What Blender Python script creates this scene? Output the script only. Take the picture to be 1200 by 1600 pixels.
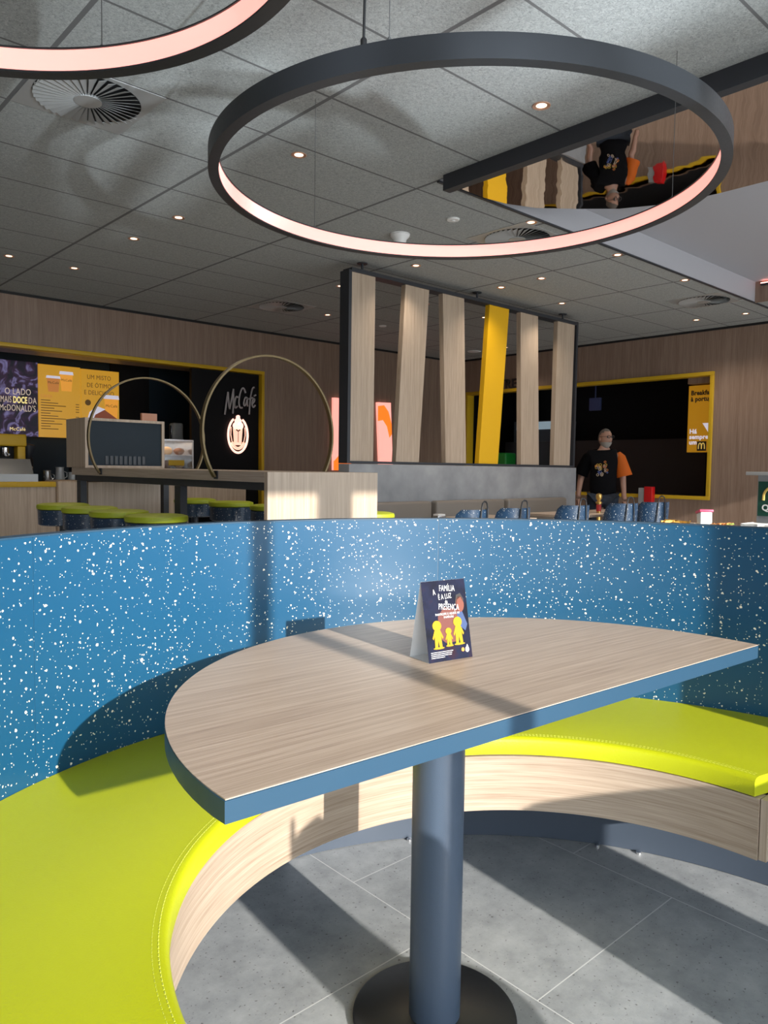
import bpy, bmesh, math, random
from math import sin, cos, pi, radians, tan, atan2, hypot
from mathutils import Vector, Matrix
random.seed(7)
S = bpy.context.scene
for o in list(bpy.data.objects): bpy.data.objects.remove(o)

# ------------------------------------------------------------------ camera
CAMZ = 1.22
PITCH, AZ, ROLL, FPX = radians(-3.31), radians(47.68), radians(0.775), 1181.5
fw = Vector((cos(PITCH)*cos(AZ), cos(PITCH)*sin(AZ), sin(PITCH)))
r0 = Vector((sin(AZ), -cos(AZ), 0)); u0 = r0.cross(fw)
rt = r0*cos(ROLL) + u0*sin(ROLL); up = -r0*sin(ROLL) + u0*cos(ROLL)
cd = bpy.data.cameras.new('camera'); cam = bpy.data.objects.new('camera', cd)
S.collection.objects.link(cam)
cam.matrix_world = Matrix(((rt.x, up.x, -fw.x, 0), (rt.y, up.y, -fw.y, 0), (rt.z, up.z, -fw.z, CAMZ), (0, 0, 0, 1)))
cd.sensor_fit = 'VERTICAL'; cd.sensor_height = 24.0; cd.lens = FPX/1600*24.0
cd.clip_start = .02; cd.clip_end = 300
S.camera = cam
S.view_settings.view_transform = 'Standard'; S.view_settings.look = 'None'
S.view_settings.gamma = 1; S.view_settings.exposure = 0.0
S.view_settings.use_curve_mapping = False

# ------------------------------------------------------------------ world, sun
SUN_AZ, SUN_EL = radians(-96.0), radians(17.5)
w = bpy.data.worlds.new('sky'); S.world = w; w.use_nodes = True
wn = w.node_tree.nodes; bg = wn['Background']
bg.inputs['Color'].default_value = (.82, .91, 1, 1); bg.inputs['Strength'].default_value = 4.4
def lamp(name, kind, loc, power, color=(1, 1, 1), rot=None, **kw):
    l = bpy.data.lights.new(name, kind); l.energy = power; l.color = color
    for k, v in kw.items(): setattr(l, k, v)
    o = bpy.data.objects.new(name, l); S.collection.objects.link(o); o.location = loc
    if rot is not None: o.rotation_mode = 'QUATERNION'; o.rotation_quaternion = rot
    return o
sd = Vector((cos(SUN_EL)*cos(SUN_AZ), cos(SUN_EL)*sin(SUN_AZ), sin(SUN_EL)))
lamp('sun', 'SUN', (0, -10, 6), 8.2, (1, .95, .88), sd.to_track_quat('Z', 'Y'), angle=radians(.6))
# added spot lamps low outside, standing in for sunlight bounced up onto the ceiling
for (sx, sy, tx, ty, half, pw) in ((2.2, -5.2, 2.85, 2.2, 4.0, 2600), (1.7, -5.6, 2.35, 2.9, 2.6, 2600), (3.0, -5.0, 2.9, 1.2, 4.5, 1500), (.9, -5.8, 1.55, 3.0, 4.2, 2300), (.2, -5.5, 2.2, 4.6, 3.0, 2600), (1.2, -5.3, 2.1, 3.6, 1.6, 2200)):
    dv = Vector((tx-sx, ty-sy, 3.14-.15))
    lamp('stand_in_bounce_lamp', 'SPOT', (sx, sy, .15), pw*1.7, (.84, .93, 1), (-dv).to_track_quat('Z', 'Y'), spot_size=radians(half*2), spot_blend=1.0, shadow_soft_size=.05)

# ------------------------------------------------------------------ materials
def nt(name):
    m = bpy.data.materials.new(name); m.use_nodes = True
    t = m.node_tree; return m, t, t.nodes['Principled BSDF']
def N(t, ty, **kw):
    n = t.nodes.new(ty)
    for k, v in kw.items():
        if k in n.inputs: n.inputs[k].default_value = v
        else: setattr(n, k, v)
    return n
def L(t, a, b): t.links.new(a, b)
def flat(name, col, rough=.5, metal=0, spec=.5, emit=None, estr=1, alpha=None, trans=0, bump=0, bscale=200):
    m, t, b = nt(name)
    b.inputs['Base Color'].default_value = (*col, 1); b.inputs['Roughness'].default_value = rough
    b.inputs['Metallic'].default_value = metal; b.inputs['Specular IOR Level'].default_value = spec
    if trans: b.inputs['Transmission Weight'].default_value = trans
    if alpha is not None: b.inputs['Alpha'].default_value = alpha
    if emit: b.inputs['Emission Color'].default_value = (*emit, 1); b.inputs['Emission Strength'].default_value = estr
    tc = N(t, 'ShaderNodeTexCoord'); no = N(t, 'ShaderNodeTexNoise'); no.inputs['Scale'].default_value = bscale/8
    L(t, tc.outputs['Object'], no.inputs['Vector'])
    mr = N(t, 'ShaderNodeMapRange'); mr.inputs['To Min'].default_value = max(0, rough-.05); mr.inputs['To Max'].default_value = min(1, rough+.05)
    L(t, no.outputs['Fac'], mr.inputs['Value']); L(t, mr.outputs['Result'], b.inputs['Roughness'])
    if bump:
        n2 = N(t, 'ShaderNodeTexNoise'); n2.inputs['Scale'].default_value = bscale; n2.inputs['Detail'].default_value = 4
        L(t, tc.outputs['Object'], n2.inputs['Vector'])
        bp = N(t, 'ShaderNodeBump'); bp.inputs['Strength'].default_value = bump; bp.inputs['Distance'].default_value = .002
        L(t, n2.outputs['Fac'], bp.inputs['Height']); L(t, bp.outputs['Normal'], b.inputs['Normal'])
    return m
def ramp(t, stops):
    r = N(t, 'ShaderNodeValToRGB'); e = r.color_ramp.elements
    while len(e) < len(stops): e.new(.5)
    for i, (p, c) in enumerate(stops): e[i].position = p; e[i].color = (*c, 1)
    return r
def wood(name, c1, c2, c3, scale=(1, 1, 1), uv=False, rough=.45, rot=0):
    """straight-grained laminate: noise stretched along the axis with the small scale"""
    m, t, b = nt(name)
    tc = N(t, 'ShaderNodeTexCoord'); mp = N(t, 'ShaderNodeMapping')
    mp.inputs['Scale'].default_value = scale
    mp0 = N(t, 'ShaderNodeMapping'); mp0.inputs['Rotation'].default_value = (0, 0, rot)
    L(t, tc.outputs['UV' if uv else 'Object'], mp0.inputs['Vector']); L(t, mp0.outputs['Vector'], mp.inputs['Vector'])
    n1 = N(t, 'ShaderNodeTexNoise'); n1.inputs['Scale'].default_value = 1; n1.inputs['Detail'].default_value = 6; n1.inputs['Roughness'].default_value = .62
    L(t, mp.outputs['Vector'], n1.inputs['Vector'])
    n2 = N(t, 'ShaderNodeTexNoise'); n2.inputs['Scale'].default_value = 5; n2.inputs['Detail'].default_value = 3
    L(t, mp.outputs['Vector'], n2.inputs['Vector'])
    mx = N(t, 'ShaderNodeMath', operation='MULTIPLY_ADD'); L(t, n2.outputs['Fac'], mx.inputs[0]); mx.inputs[1].default_value = .45
    sc = N(t, 'ShaderNodeMath', operation='MULTIPLY'); L(t, n1.outputs['Fac'], sc.inputs[0]); sc.inputs[1].default_value = .62
    L(t, sc.outputs[0], mx.inputs[2])
    r = ramp(t, [(.36, c1), (.52, c2), (.68, c3)]); L(t, mx.outputs[0], r.inputs['Fac'])
    L(t, r.outputs['Color'], b.inputs['Base Color']); b.inputs['Roughness'].default_value = rough
    bp = N(t, 'ShaderNodeBump'); bp.inputs['Strength'].default_value = .12; bp.inputs['Distance'].default_value = .001
    L(t, mx.outputs[0], bp.inputs['Height']); L(t, bp.outputs['Normal'], b.inputs['Normal'])
    return m
def terrazzo(name, base, chip=(.86, .78, .64), scale=62, dens=.36, rough=.32, seams=None):
    m, t, b = nt(name)
    tc = N(t, 'ShaderNodeTexCoord')
    no = N(t, 'ShaderNodeTexNoise'); no.inputs['Scale'].default_value = 90; no.inputs['Detail'].default_value = 2
    L(t, tc.outputs['Object'], no.inputs['Vector'])
    vm = N(t, 'ShaderNodeVectorMath', operation='MULTIPLY_ADD'); L(t, no.outputs['Color'], vm.inputs[0])
    vm.inputs[1].default_value = (.009, .009, .009); L(t, tc.outputs['Object'], vm.inputs[2])
    mask = None
    for k, (sc_, dn, big) in enumerate(((scale, dens, .28), (scale*1.9, dens*.9, .31), (scale*.62, dens*.16, .22))):
        v = N(t, 'ShaderNodeTexVoronoi'); v.inputs['Scale'].default_value = sc_; L(t, vm.outputs[0], v.inputs['Vector'])
        sp = N(t, 'ShaderNodeSeparateColor'); L(t, v.outputs['Color'], sp.inputs[0])
        sel = N(t, 'ShaderNodeMath', operation='LESS_THAN'); L(t, sp.outputs[0], sel.inputs[0]); sel.inputs[1].default_value = dn
        sz = N(t, 'ShaderNodeMath', operation='MULTIPLY'); L(t, sp.outputs[1], sz.inputs[0]); sz.inputs[1].default_value = big
        ins = N(t, 'ShaderNodeMath', operation='LESS_THAN'); L(t, v.outputs['Distance'], ins.inputs[0]); L(t, sz.outputs[0], ins.inputs[1])
        an = N(t, 'ShaderNodeMath', operation='MULTIPLY'); L(t, sel.outputs[0], an.inputs[0]); L(t, ins.outputs[0], an.inputs[1])
        if mask is None: mask = an
        else:
            mm = N(t, 'ShaderNodeMath', operation='MAXIMUM'); L(t, mask.outputs[0], mm.inputs[0]); L(t, an.outputs[0], mm.inputs[1]); mask = mm
    mix = N(t, 'ShaderNodeMix', data_type='RGBA'); L(t, mask.outputs[0], mix.inputs['Factor'])
    mix.inputs['A'].default_value = (*base, 1); mix.inputs['B'].default_value = (*chip, 1)
    L(t, mix.outputs['Result'], b.inputs['Base Color']); b.inputs['Roughness'].default_value = rough
    return m
def floor_mat():
    m, t, b = nt('grey stone tile')
    tc = N(t, 'ShaderNodeTexCoord'); mp = N(t, 'ShaderNodeMapping')
    mp.inputs['Rotation'].default_value = (0, 0, radians(90)); mp.inputs['Location'].default_value = (-.99, 1.40, 0)
    # rotated so the courses run along y:  (x,y) -> (-y, x)
    mp.inputs['Location'].default_value = (.66+.66*10, -1.40+.64*10, 0)
    L(t, tc.outputs['Object'], mp.inputs['Vector'])
    br = N(t, 'ShaderNodeTexBrick'); br.inputs['Scale'].default_value = 1; br.inputs['Brick Width'].default_value = .66
    br.inputs['Row Height'].default_value = .64; br.inputs['Mortar Size'].default_value = .0015; br.offset = .5
    br.inputs['Mortar Smooth'].default_value = 0
    L(t, mp.outputs['Vector'], br.inputs['Vector'])
    n1 = N(t, 'ShaderNodeTexNoise'); n1.inputs['Scale'].default_value = 9; n1.inputs['Detail'].default_value = 8; n1.inputs['Roughness'].default_value = .7
    L(t, tc.outputs['Object'], n1.inputs['Vector'])
    r = ramp(t, [(.3, (.25, .262, .272)), (.5, (.335, .35, .36)), (.72, (.43, .445, .45))]); L(t, n1.outputs['Fac'], r.inputs['Fac'])
    v = N(t, 'ShaderNodeTexNoise'); v.inputs['Scale'].default_value = 110; v.inputs['Detail'].default_value = 1; L(t, tc.outputs['Object'], v.inputs['Vector'])
    r2 = ramp(t, [(.26, (.45, .43, .42)), (.33, (1, 1, 1)), (1, (1, 1, 1))]); L(t, v.outputs['Fac'], r2.inputs['Fac'])
    mu = N(t, 'ShaderNodeMix', data_type='RGBA', blend_type='MULTIPLY'); mu.inputs['Factor'].default_value = 1
    L(t, r.outputs['Color'], mu.inputs['A']); L(t, r2.outputs['Color'], mu.inputs['B'])
    mix = N(t, 'ShaderNodeMix', data_type='RGBA'); L(t, br.outputs['Fac'], mix.inputs['Factor'])
    L(t, mu.outputs['Result'], mix.inputs['A']); mix.inputs['B'].default_value = (.62, .63, .62, 1)
    L(t, mix.outputs['Result'], b.inputs['Base Color']); b.inputs['Roughness'].default_value = .38
    bp = N(t, 'ShaderNodeBump'); bp.inputs['Strength'].default_value = .15; bp.inputs['Distance'].default_value = .002
    L(t, v.outputs['Fac'], bp.inputs['Height']); L(t, bp.outputs['Normal'], b.inputs['Normal'])
    return m
def ceiling_mat():
    m, t, b = nt('grey wood wool ceiling tile')
    tc = N(t, 'ShaderNodeTexCoord'); sp = N(t, 'ShaderNodeSeparateXYZ'); L(t, tc.outputs['Object'], sp.inputs[0])
    def line(out, off, step, half):
        a = N(t, 'ShaderNodeMath', operation='SUBTRACT'); L(t, out, a.inputs[0]); a.inputs[1].default_value = off-step/2-step*20
        f = N(t, 'ShaderNodeMath', operation='MODULO'); L(t, a.outputs[0], f.inputs[0]); f.inputs[1].default_value = step
        c = N(t, 'ShaderNodeMath', operation='SUBTRACT'); L(t, f.outputs[0], c.inputs[0]); c.inputs[1].default_value = step/2
        ab = N(t, 'ShaderNodeMath', operation='ABSOLUTE'); L(t, c.outputs[0], ab.inputs[0])
        l = N(t, 'ShaderNodeMath', operation='LESS_THAN'); L(t, ab.outputs[0], l.inputs[0]); l.inputs[1].default_value = half
        return l
    lx = line(sp.outputs['X'], 1.28, 1.22, .012); ly = line(sp.outputs['Y'], 2.60, .6, .0075)
    mx = N(t, 'ShaderNodeMath', operation='MAXIMUM'); L(t, lx.outputs[0], mx.inputs[0]); L(t, ly.outputs[0], mx.inputs[1])
    mp = N(t, 'ShaderNodeMapping'); mp.inputs['Scale'].default_value = (1, 1, 1); L(t, tc.outputs['Object'], mp.inputs['Vector'])
    n1 = N(t, 'ShaderNodeTexNoise'); n1.inputs['Scale'].default_value = 75; n1.inputs['Detail'].default_value = 5; n1.inputs['Roughness'].default_value = .75; n1.inputs['Distortion'].default_value = 1.2
    L(t, mp.outputs['Vector'], n1.inputs['Vector'])
    r = ramp(t, [(.28, (.20, .21, .205)), (.5, (.37, .385, .375)), (.72, (.53, .545, .53))]); L(t, n1.outputs['Fac'], r.inputs['Fac'])
    mix = N(t, 'ShaderNodeMix', data_type='RGBA'); L(t, mx.outputs[0], mix.inputs['Factor'])
    L(t, r.outputs['Color'], mix.inputs['A']); mix.inputs['B'].default_value = (.15, .15, .15, 1)
    L(t, mix.outputs['Result'], b.inputs['Base Color']); b.inputs['Roughness'].default_value = .9; b.inputs['Specular IOR Level'].default_value = .2
    bp = N(t, 'ShaderNodeBump'); bp.inputs['Strength'].default_value = .5; bp.inputs['Distance'].default_value = .004
    L(t, n1.outputs['Fac'], bp.inputs['Height']); L(t, bp.outputs['Normal'], b.inputs['Normal'])
    return m
def noise_mat(name, cols, scale, rough=.7, metal=0, stretch=(1, 1, 1), bump=0):
    m, t, b = nt(name)
    tc = N(t, 'ShaderNodeTexCoord'); mp = N(t, 'ShaderNodeMapping'); mp.inputs['Scale'].default_value = stretch
    L(t, tc.outputs['Object'], mp.inputs['Vector'])
    n1 = N(t, 'ShaderNodeTexNoise'); n1.inputs['Scale'].default_value = scale; n1.inputs['Detail'].default_value = 6
    L(t, mp.outputs['Vector'], n1.inputs['Vector'])
    k = len(cols); r = ramp(t, [(.3+.4*i/(k-1), c) for i, c in enumerate(cols)]); L(t, n1.outputs['Fac'], r.inputs['Fac'])
    L(t, r.outputs['Color'], b.inputs['Base Color']); b.inputs['Roughness'].default_value = rough; b.inputs['Metallic'].default_value = metal
    if bump:
        bp = N(t, 'ShaderNodeBump'); bp.inputs['Strength'].default_value = bump; bp.inputs['Distance'].default_value = .01
        L(t, n1.outputs['Fac'], bp.inputs['Height']); L(t, bp.outputs['Normal'], b.inputs['Normal'])
    return m

OAK = ((.33, .245, .18), (.46, .355, .275), (.56, .45, .36))
M = {}
M['wall_wood_x'] = wood('brown wall laminate, long', (.205, .132, .094), (.262, .178, .130), (.32, .225, .168), (16, 16, .7))
M['table_wood'] = wood('pale oak laminate', (.31, .228, .17), (.43, .33, .25), (.55, .44, .345), (1.3, 80, 80), rot=radians(3.5), rough=.42)
M['bench_wood'] = wood('pale oak laminate, curved', (.27, .19, .13), (.40, .305, .225), (.50, .395, .30), (1.3, 60, 1), uv=True)
M['panel_wood'] = wood('pale oak laminate, upright', (.35, .262, .185), (.44, .34, .25), (.53, .42, .32), (34, 34, .9))
M['slab_wood'] = wood('pale oak laminate, slab', (.33, .25, .19), (.42, .33, .26), (.50, .41, .33), (30, .9, 30))
M['terrazzo'] = terrazzo('blue terrazzo laminate', (.007, .070, .150), scale=74, dens=.46)
M['terrazzo_dark'] = terrazzo('navy terrazzo shell', (.010, .032, .07), (.6, .6, .58), scale=60, dens=.42, rough=.3)
M['lime'] = flat('lime green vinyl', (.475, .505, .006), .42, bump=.25, bscale=260)
M['lime_stitch'] = flat('lime thread', (.62, .66, .10), .6)
M['lime_dark'] = flat('olive green vinyl', (.33, .38, .01), .5, bump=.15)
M['navy_edge'] = flat('slate blue edge band', (.024, .066, .115), .4)
M['pole'] = flat('blue grey powder coat', (.060, .085, .125), .38, bump=.15, bscale=500)
M['plinth'] = flat('dark blue grey plinth', (.055, .072, .10), .45)
M['black'] = flat('black metal', (.022, .024, .028), .38, bump=.1, bscale=600)
M['frame_dark'] = flat('anthracite frame', (.028, .031, .038), .5)
M['matte_black'] = flat('matte black', (.008, .008, .009), .6)
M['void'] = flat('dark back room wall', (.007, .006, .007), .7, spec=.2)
M['navy'] = flat('navy wall panel', (.010, .020, .030), .5, spec=.25)
M['yellow'] = flat('yellow painted trim', (.62, .38, .012), .45)
M['slat_yellow'] = flat('yellow slat', (.78, .43, .004), .5)
M['gold'] = flat('brushed brass', (.62, .40, .12), .32, metal=.9)
M['steel'] = flat('stainless steel', (.62, .62, .63), .25, metal=.95)
M['chrome'] = flat('polished chrome', (.8, .8, .82), .08, metal=1)
M['white'] = flat('white plastic', (.80, .80, .79), .4)
M['wire'] = flat('steel cable', (.10, .10, .10), .5)
M['floor'] = floor_mat(); M['ceiling'] = ceiling_mat()
M['plaster'] = flat('smooth grey plaster', (.42, .42, .45), .6)
M['concrete'] = noise_mat('grey concrete laminate', [(.21, .215, .225), (.27, .275, .285), (.34, .345, .35)], 3.5, .6)
M['taupe'] = flat('taupe seat leather', (.19, .165, .14), .5, bump=.15)
M['led'] = flat('pink ring diffuser', (.9, .55, .5), .5, emit=(1, .36, .30), estr=1.15)
M['led2'] = flat('pink light strip', (.9, .55, .5), .5, emit=(1, .36, .30), estr=5)
M['bulb'] = flat('warm lamp', (1, .8, .6), .5, emit=(1, .62, .42), estr=3)
M['copper'] = flat('copper reflector', (.75, .45, .32), .35, metal=.7)
M['vent'] = flat('grey vent metal', (.42, .43, .43), .4, metal=.3)
M['mirror'] = None
m, t, b = nt('mirror film'); M['mirror'] = m
b.inputs['Base Color'].default_value = (.90, .88, .86, 1); b.inputs['Metallic'].default_value = 1; b.inputs['Roughness'].default_value = .015
tc = N(t, 'ShaderNodeTexCoord'); mp = N(t, 'ShaderNodeMapping'); mp.inputs['Scale'].default_value = (.9, 2.6, 1); L(t, tc.outputs['Object'], mp.inputs['Vector'])
n1 = N(t, 'ShaderNodeTexNoise'); n1.inputs['Scale'].default_value = 1.6; n1.inputs['Detail'].default_value = 1.5; L(t, mp.outputs['Vector'], n1.inputs['Vector'])
bp = N(t, 'ShaderNodeBump'); bp.inputs['Strength'].default_value = .16; bp.inputs['Distance'].default_value = .012
L(t, n1.outputs['Fac'], bp.inputs['Height']); L(t, bp.outputs['Normal'], b.inputs['Normal'])

# ------------------------------------------------------------------ mesh helpers
def B(): return bmesh.new()
def box(bm, x0, x1, y0, y1, z0, z1, bev=0, rz=0, mi=0):
    vs = [bm.verts.new((x, y, z)) for x in (x0, x1) for y in (y0, y1) for z in (z0, z1)]
    F = [(0, 1, 3, 2), (4, 6, 7, 5), (0, 4, 5, 1), (2, 3, 7, 6), (0, 2, 6, 4), (1, 5, 7, 3)]
    fs = [bm.faces.new([vs[i] for i in f]) for f in F]
    for f in fs: f.material_index = mi
    if rz:
        c = Vector(((x0+x1)/2, (y0+y1)/2, 0)); bmesh.ops.rotate(bm, verts=vs, cent=c, matrix=Matrix.Rotation(rz, 3, 'Z'))
    if bev:
        es = {e for f in fs for e in f.edges}
        bmesh.ops.bevel(bm, geom=list(es), offset=bev, segments=3, affect='EDGES', profile=.5)
    return vs
def prism(bm, pts, z0, z1, axis='z', bev=0, mi=0):
    def P(a, b_, c): return {'z': (a, b_, c), 'y': (a, c, b_), 'x': (c, a, b_)}[axis]
    lo = [bm.verts.new(P(a, b_, z0)) for a, b_ in pts]; hi = [bm.verts.new(P(a, b_, z1)) for a, b_ in pts]
    n = len(pts); fs = [bm.faces.new(lo[::-1]), bm.faces.new(hi)]
    for i in range(n): fs.append(bm.faces.new((lo[i], lo[(i+1) % n], hi[(i+1) % n], hi[i])))
    for f in fs: f.material_index = mi
    if bev: bmesh.ops.bevel(bm, geom=list(set(fs[0].edges) | set(fs[1].edges)), offset=bev, segments=3, affect='EDGES')
    return lo+hi
def lathe(bm, prof, c=(0, 0), n=32, cap=True):
    rings = []
    for r, z in prof:
        rings.append([bm.verts.new((c[0]+r*cos(2*pi*i/n), c[1]+r*sin(2*pi*i/n), z)) for i in range(n)])
    for a, b_ in zip(rings, rings[1:]):
        for i in range(n): bm.faces.new((a[i], a[(i+1) % n], b_[(i+1) % n], b_[i]))
    if cap:
        if prof[0][0] > 1e-5: bm.faces.new(rings[0][::-1])
        if prof[-1][0] > 1e-5: bm.faces.new(rings[-1])
def tube(bm, pts, r, n=8, closed=False, cap=True):
    pts = [Vector(p) for p in pts]; k = len(pts); rings = []
    rad = r if isinstance(r, (list, tuple)) else [r]*k
    prev = None
    for i, p in enumerate(pts):
        a = pts[(i-1) % k] if (closed or i > 0) else p; c = pts[(i+1) % k] if (closed or i < k-1) else p
        d = (c-a).normalized()
        if prev is None:
            ref = Vector((0, 0, 1)) if abs(d.z) < .9 else Vector((1, 0, 0)); s = d.cross(ref).normalized()
        else: s = (prev - d*prev.dot(d)).normalized()
        prev = s; q = d.cross(s)
        rings.append([bm.verts.new(p + (s*cos(2*pi*j/n)+q*sin(2*pi*j/n))*rad[i]) for j in range(n)])
    m_ = k if closed else k-1
    for i in range(m_):
        a, b_ = rings[i], rings[(i+1) % k]
        for j in range(n): bm.faces.new((a[j], a[(j+1) % n], b_[(j+1) % n], b_[j]))
    if cap and not closed: bm.faces.new(rings[0][::-1]); bm.faces.new(rings[-1])
def sweep_sector(bm, c_in, r_in, c_out, r_out, a0, a1, z0, z1, n=96, prof=None, uv=False):
    """annular sector; inner and outer arcs may have different centres"""
    rings = []
    for i in range(n+1):
        a = a0+(a1-a0)*i/n
        pi_ = (c_in[0]+r_in*cos(a), c_in[1]+r_in*sin(a)); po = (c_out[0]+r_out*cos(a), c_out[1]+r_out*sin(a))
        ring = []
        for s, z in (prof or [(0, z0), (0, z1), (1, z1), (1, z0)]):
            ring.append(bm.verts.new((pi_[0]+(po[0]-pi_[0])*s, pi_[1]+(po[1]-pi_[1])*s, z)))
        rings.append(ring)
    ul = bm.loops.layers.uv.new('UVMap') if uv else None
    k = len(rings[0])
    for i in range(n):
        for j in range(k):
            f = bm.faces.new((rings[i][j], rings[i+1][j], rings[i+1][(j+1) % k], rings[i][(j+1) % k]))
            if uv:
                for lp in f.loops:
                    v = lp.vert.co; ii = i if lp.vert in rings[i] else i+1
                    lp[ul].uv = (r_in*(a0+(a1-a0)*ii/n), v.z)
    for R_, rev in ((rings[0], False), (rings[-1], True)):
        f = bm.faces.new(R_[::-1] if rev else R_)
        if uv:
            for lp in f.loops: lp[ul].uv = (lp.vert.co.x, lp.vert.co.z)
def link(name, me, mats, parent=None, smooth=True):
    for mt in (mats if isinstance(mats, (list, tuple)) else [mats]): me.materials.append(mt)
    o = bpy.data.objects.new(name, me); S.collection.objects.link(o)
    if parent is not None: o.parent = parent
    return o
def wmat(o):
    m_ = Matrix.LocRotScale(o.location, o.rotation_euler.to_quaternion(), o.scale)
    return (wmat(o.parent) @ m_) if o.parent else m_
def obj(name, bm, mats, parent=None, world=False, smooth=True, ang=35):
    if world and parent is not None: bm.transform(wmat(parent).inverted())
    bmesh.ops.recalc_face_normals(bm, faces=bm.faces)
    me = bpy.data.meshes.new(name); bm.to_mesh(me); bm.free()
    if smooth:
        for p in me.polygons: p.use_smooth = True
        me.set_sharp_from_angle(angle=radians(ang))
    return link(name, me, mats, parent)
def tag(o, label, cat, group=None, kind=None):
    if label: o['label'] = label
    if cat: o['category'] = cat
    if group: o['group'] = group
    if kind: o['kind'] = kind
    return o
def thing(name, label, cat, loc=(0, 0, 0), rz=0, group=None):
    o = bpy.data.objects.new(name, None); S.collection.objects.link(o); o.empty_display_size = .1
    o.location = loc; o.rotation_euler = (0, 0, rz)
    return tag(o, label, cat, group)
def struct(name, bm, mat, **kw):
    o = obj(name, bm, mat, **kw); o['kind'] = 'structure'; return o
def dup(root, loc, rz, label, group=None):
    def cp(o, parent):
        c = o.copy(); S.collection.objects.link(c)
        if parent is not None: c.parent = parent
        for ch in o.children: cp(ch, c)
        return c
    kids = list(root.children); c = root.copy(); S.collection.objects.link(c)
    for ch in kids: cp(ch, c)
    c.location = loc; c.rotation_euler = (0, 0, rz); c['label'] = label
    if group: c['group'] = group
    return c
def text(name, s, size, mat, parent, M4, extrude=.0005, bold=0, align='LEFT', sx=1, shear=0, spacing=1):
    cu = bpy.data.curves.new(name, 'FONT'); cu.body = s; cu.size = size; cu.extrude = extrude
    cu.offset = bold; cu.align_x = align; cu.shear = shear; cu.space_line = spacing; cu.space_character = 1.06; cu.resolution_u = 3
    tmp = bpy.data.objects.new(name, cu); S.collection.objects.link(tmp)
    bpy.context.view_layer.update()
    me = bpy.data.meshes.new_from_object(tmp.evaluated_get(bpy.context.evaluated_depsgraph_get()))
    bpy.data.objects.remove(tmp)
    me.transform(Matrix.Diagonal((sx, 1, 1, 1))); me.transform(M4)
    me.materials.clear()
    return link(name, me, mat, parent)
def plane_M(o, xdir, ydir):
    x = Vector(xdir).normalized(); y = Vector(ydir).normalized(); z = x.cross(y)
    return Matrix(((x.x, y.x, z.x, o[0]), (x.y, y.y, z.y, o[1]), (x.z, y.z, z.z, o[2]), (0, 0, 0, 1)))
def wbox(x0, x1, y0, y1, z0, z1, bev=0):
    bm = B(); box(bm, x0, x1, y0, y1, z0, z1, bev); return bm

# ------------------------------------------------------------------ room shell
X0, X1, Y0, Y1, CZ = -4.5, 10.08, -2.0, 9.2, 3.14
struct('floor', wbox(X0-.3, X1+3, Y0-.3, Y1+3, -.1, 0), M['floor'], smooth=False)
gr = wbox(-60, 70, -90, Y0-.3, -.35, -.12)
struct('ground_outside', gr, noise_mat('pale paving', [(.52, .52, .50), (.60, .60, .58)], 2, .8), smooth=False)
RX0, RX1, RY1, RZ = 3.72, 8.85, 3.60, 3.36            # raised ceiling bay
bm = B()
box(bm, X0, RX0, Y0, Y1+1.6, CZ, CZ+.3); box(bm, RX0, X1+2.2, RY1, Y1+1.6, CZ, CZ+.3); box(bm, RX1+.02, X1+2.2, Y0, RY1, CZ, CZ+.3)
struct('ceiling', bm, M['ceiling'], smooth=False)
bm = B(); box(bm, RX0, RX1+.02, Y0, RY1, RZ, RZ+.08); struct('ceiling_bay', bm, M['plaster'], smooth=False)
bm = B(); box(bm, RX1, RX1+.018, Y0, RY1-.001, CZ-.01, RZ); struct('trim_1', bm, M['wall_wood_x'], smooth=False)
bm = B(); box(bm, RX0, RX1, RY1-.012, RY1-.001, CZ-.004, RZ); struct('trim_2', bm, M['plaster'], smooth=False)
bm = B(); box(bm, RX0, X1, RY1-.016, RY1+.004, CZ-.012, CZ+.001); struct('trim_3', bm, M['frame_dark'], smooth=False)
# anthracite beam along the near edge of the bay
bm = B(); box(bm, RX0-.045, RX0+.02, Y0, 3.505, CZ-.10, CZ+.0)
beam = struct('trim_4', bm, M['frame_dark'], smooth=False)
# walls.  left wall y = 9.2 with the cafe opening, right wall x = 10.08 with the kitchen pass
OL0, OL1, OLB, OLT = -1.2, 6.03, 0.0, 2.57
for q in ((X0, OL0, Y1, Y1+.18, 0, CZ), (OL1, X1+.2, Y1, Y1+.18, 0, CZ), (OL0, OL1, Y1, Y1+.18, OLT, CZ)): struct('wall_left', wbox(*q), M['wall_wood_x'], smooth=False)
KY0, KY1, KB, KT = 4.565, 8.95, .90, 2.57
for q in ((X1, X1+.18, Y0, KY0, 0, CZ), (X1, X1+.18, KY1, Y1, 0, CZ), (X1, X1+.18, KY0, KY1, 0, KB), (X1, X1+.18, KY0, KY1, KT, CZ)): struct('wall_right', wbox(*q), M['wall_wood_x'], smooth=False)
# shadow gap under the ceiling
bm = B(); box(bm, X0, X1, Y1-.012, Y1-.001, CZ-.03, CZ); struct('trim_5', bm, M['matte_black'], smooth=False)
bm = B(); box(bm, X1-.012, X1-.001, RY1-1, Y1, CZ-.03, CZ); struct('trim_6', bm, M['matte_black'], smooth=False)
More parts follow.
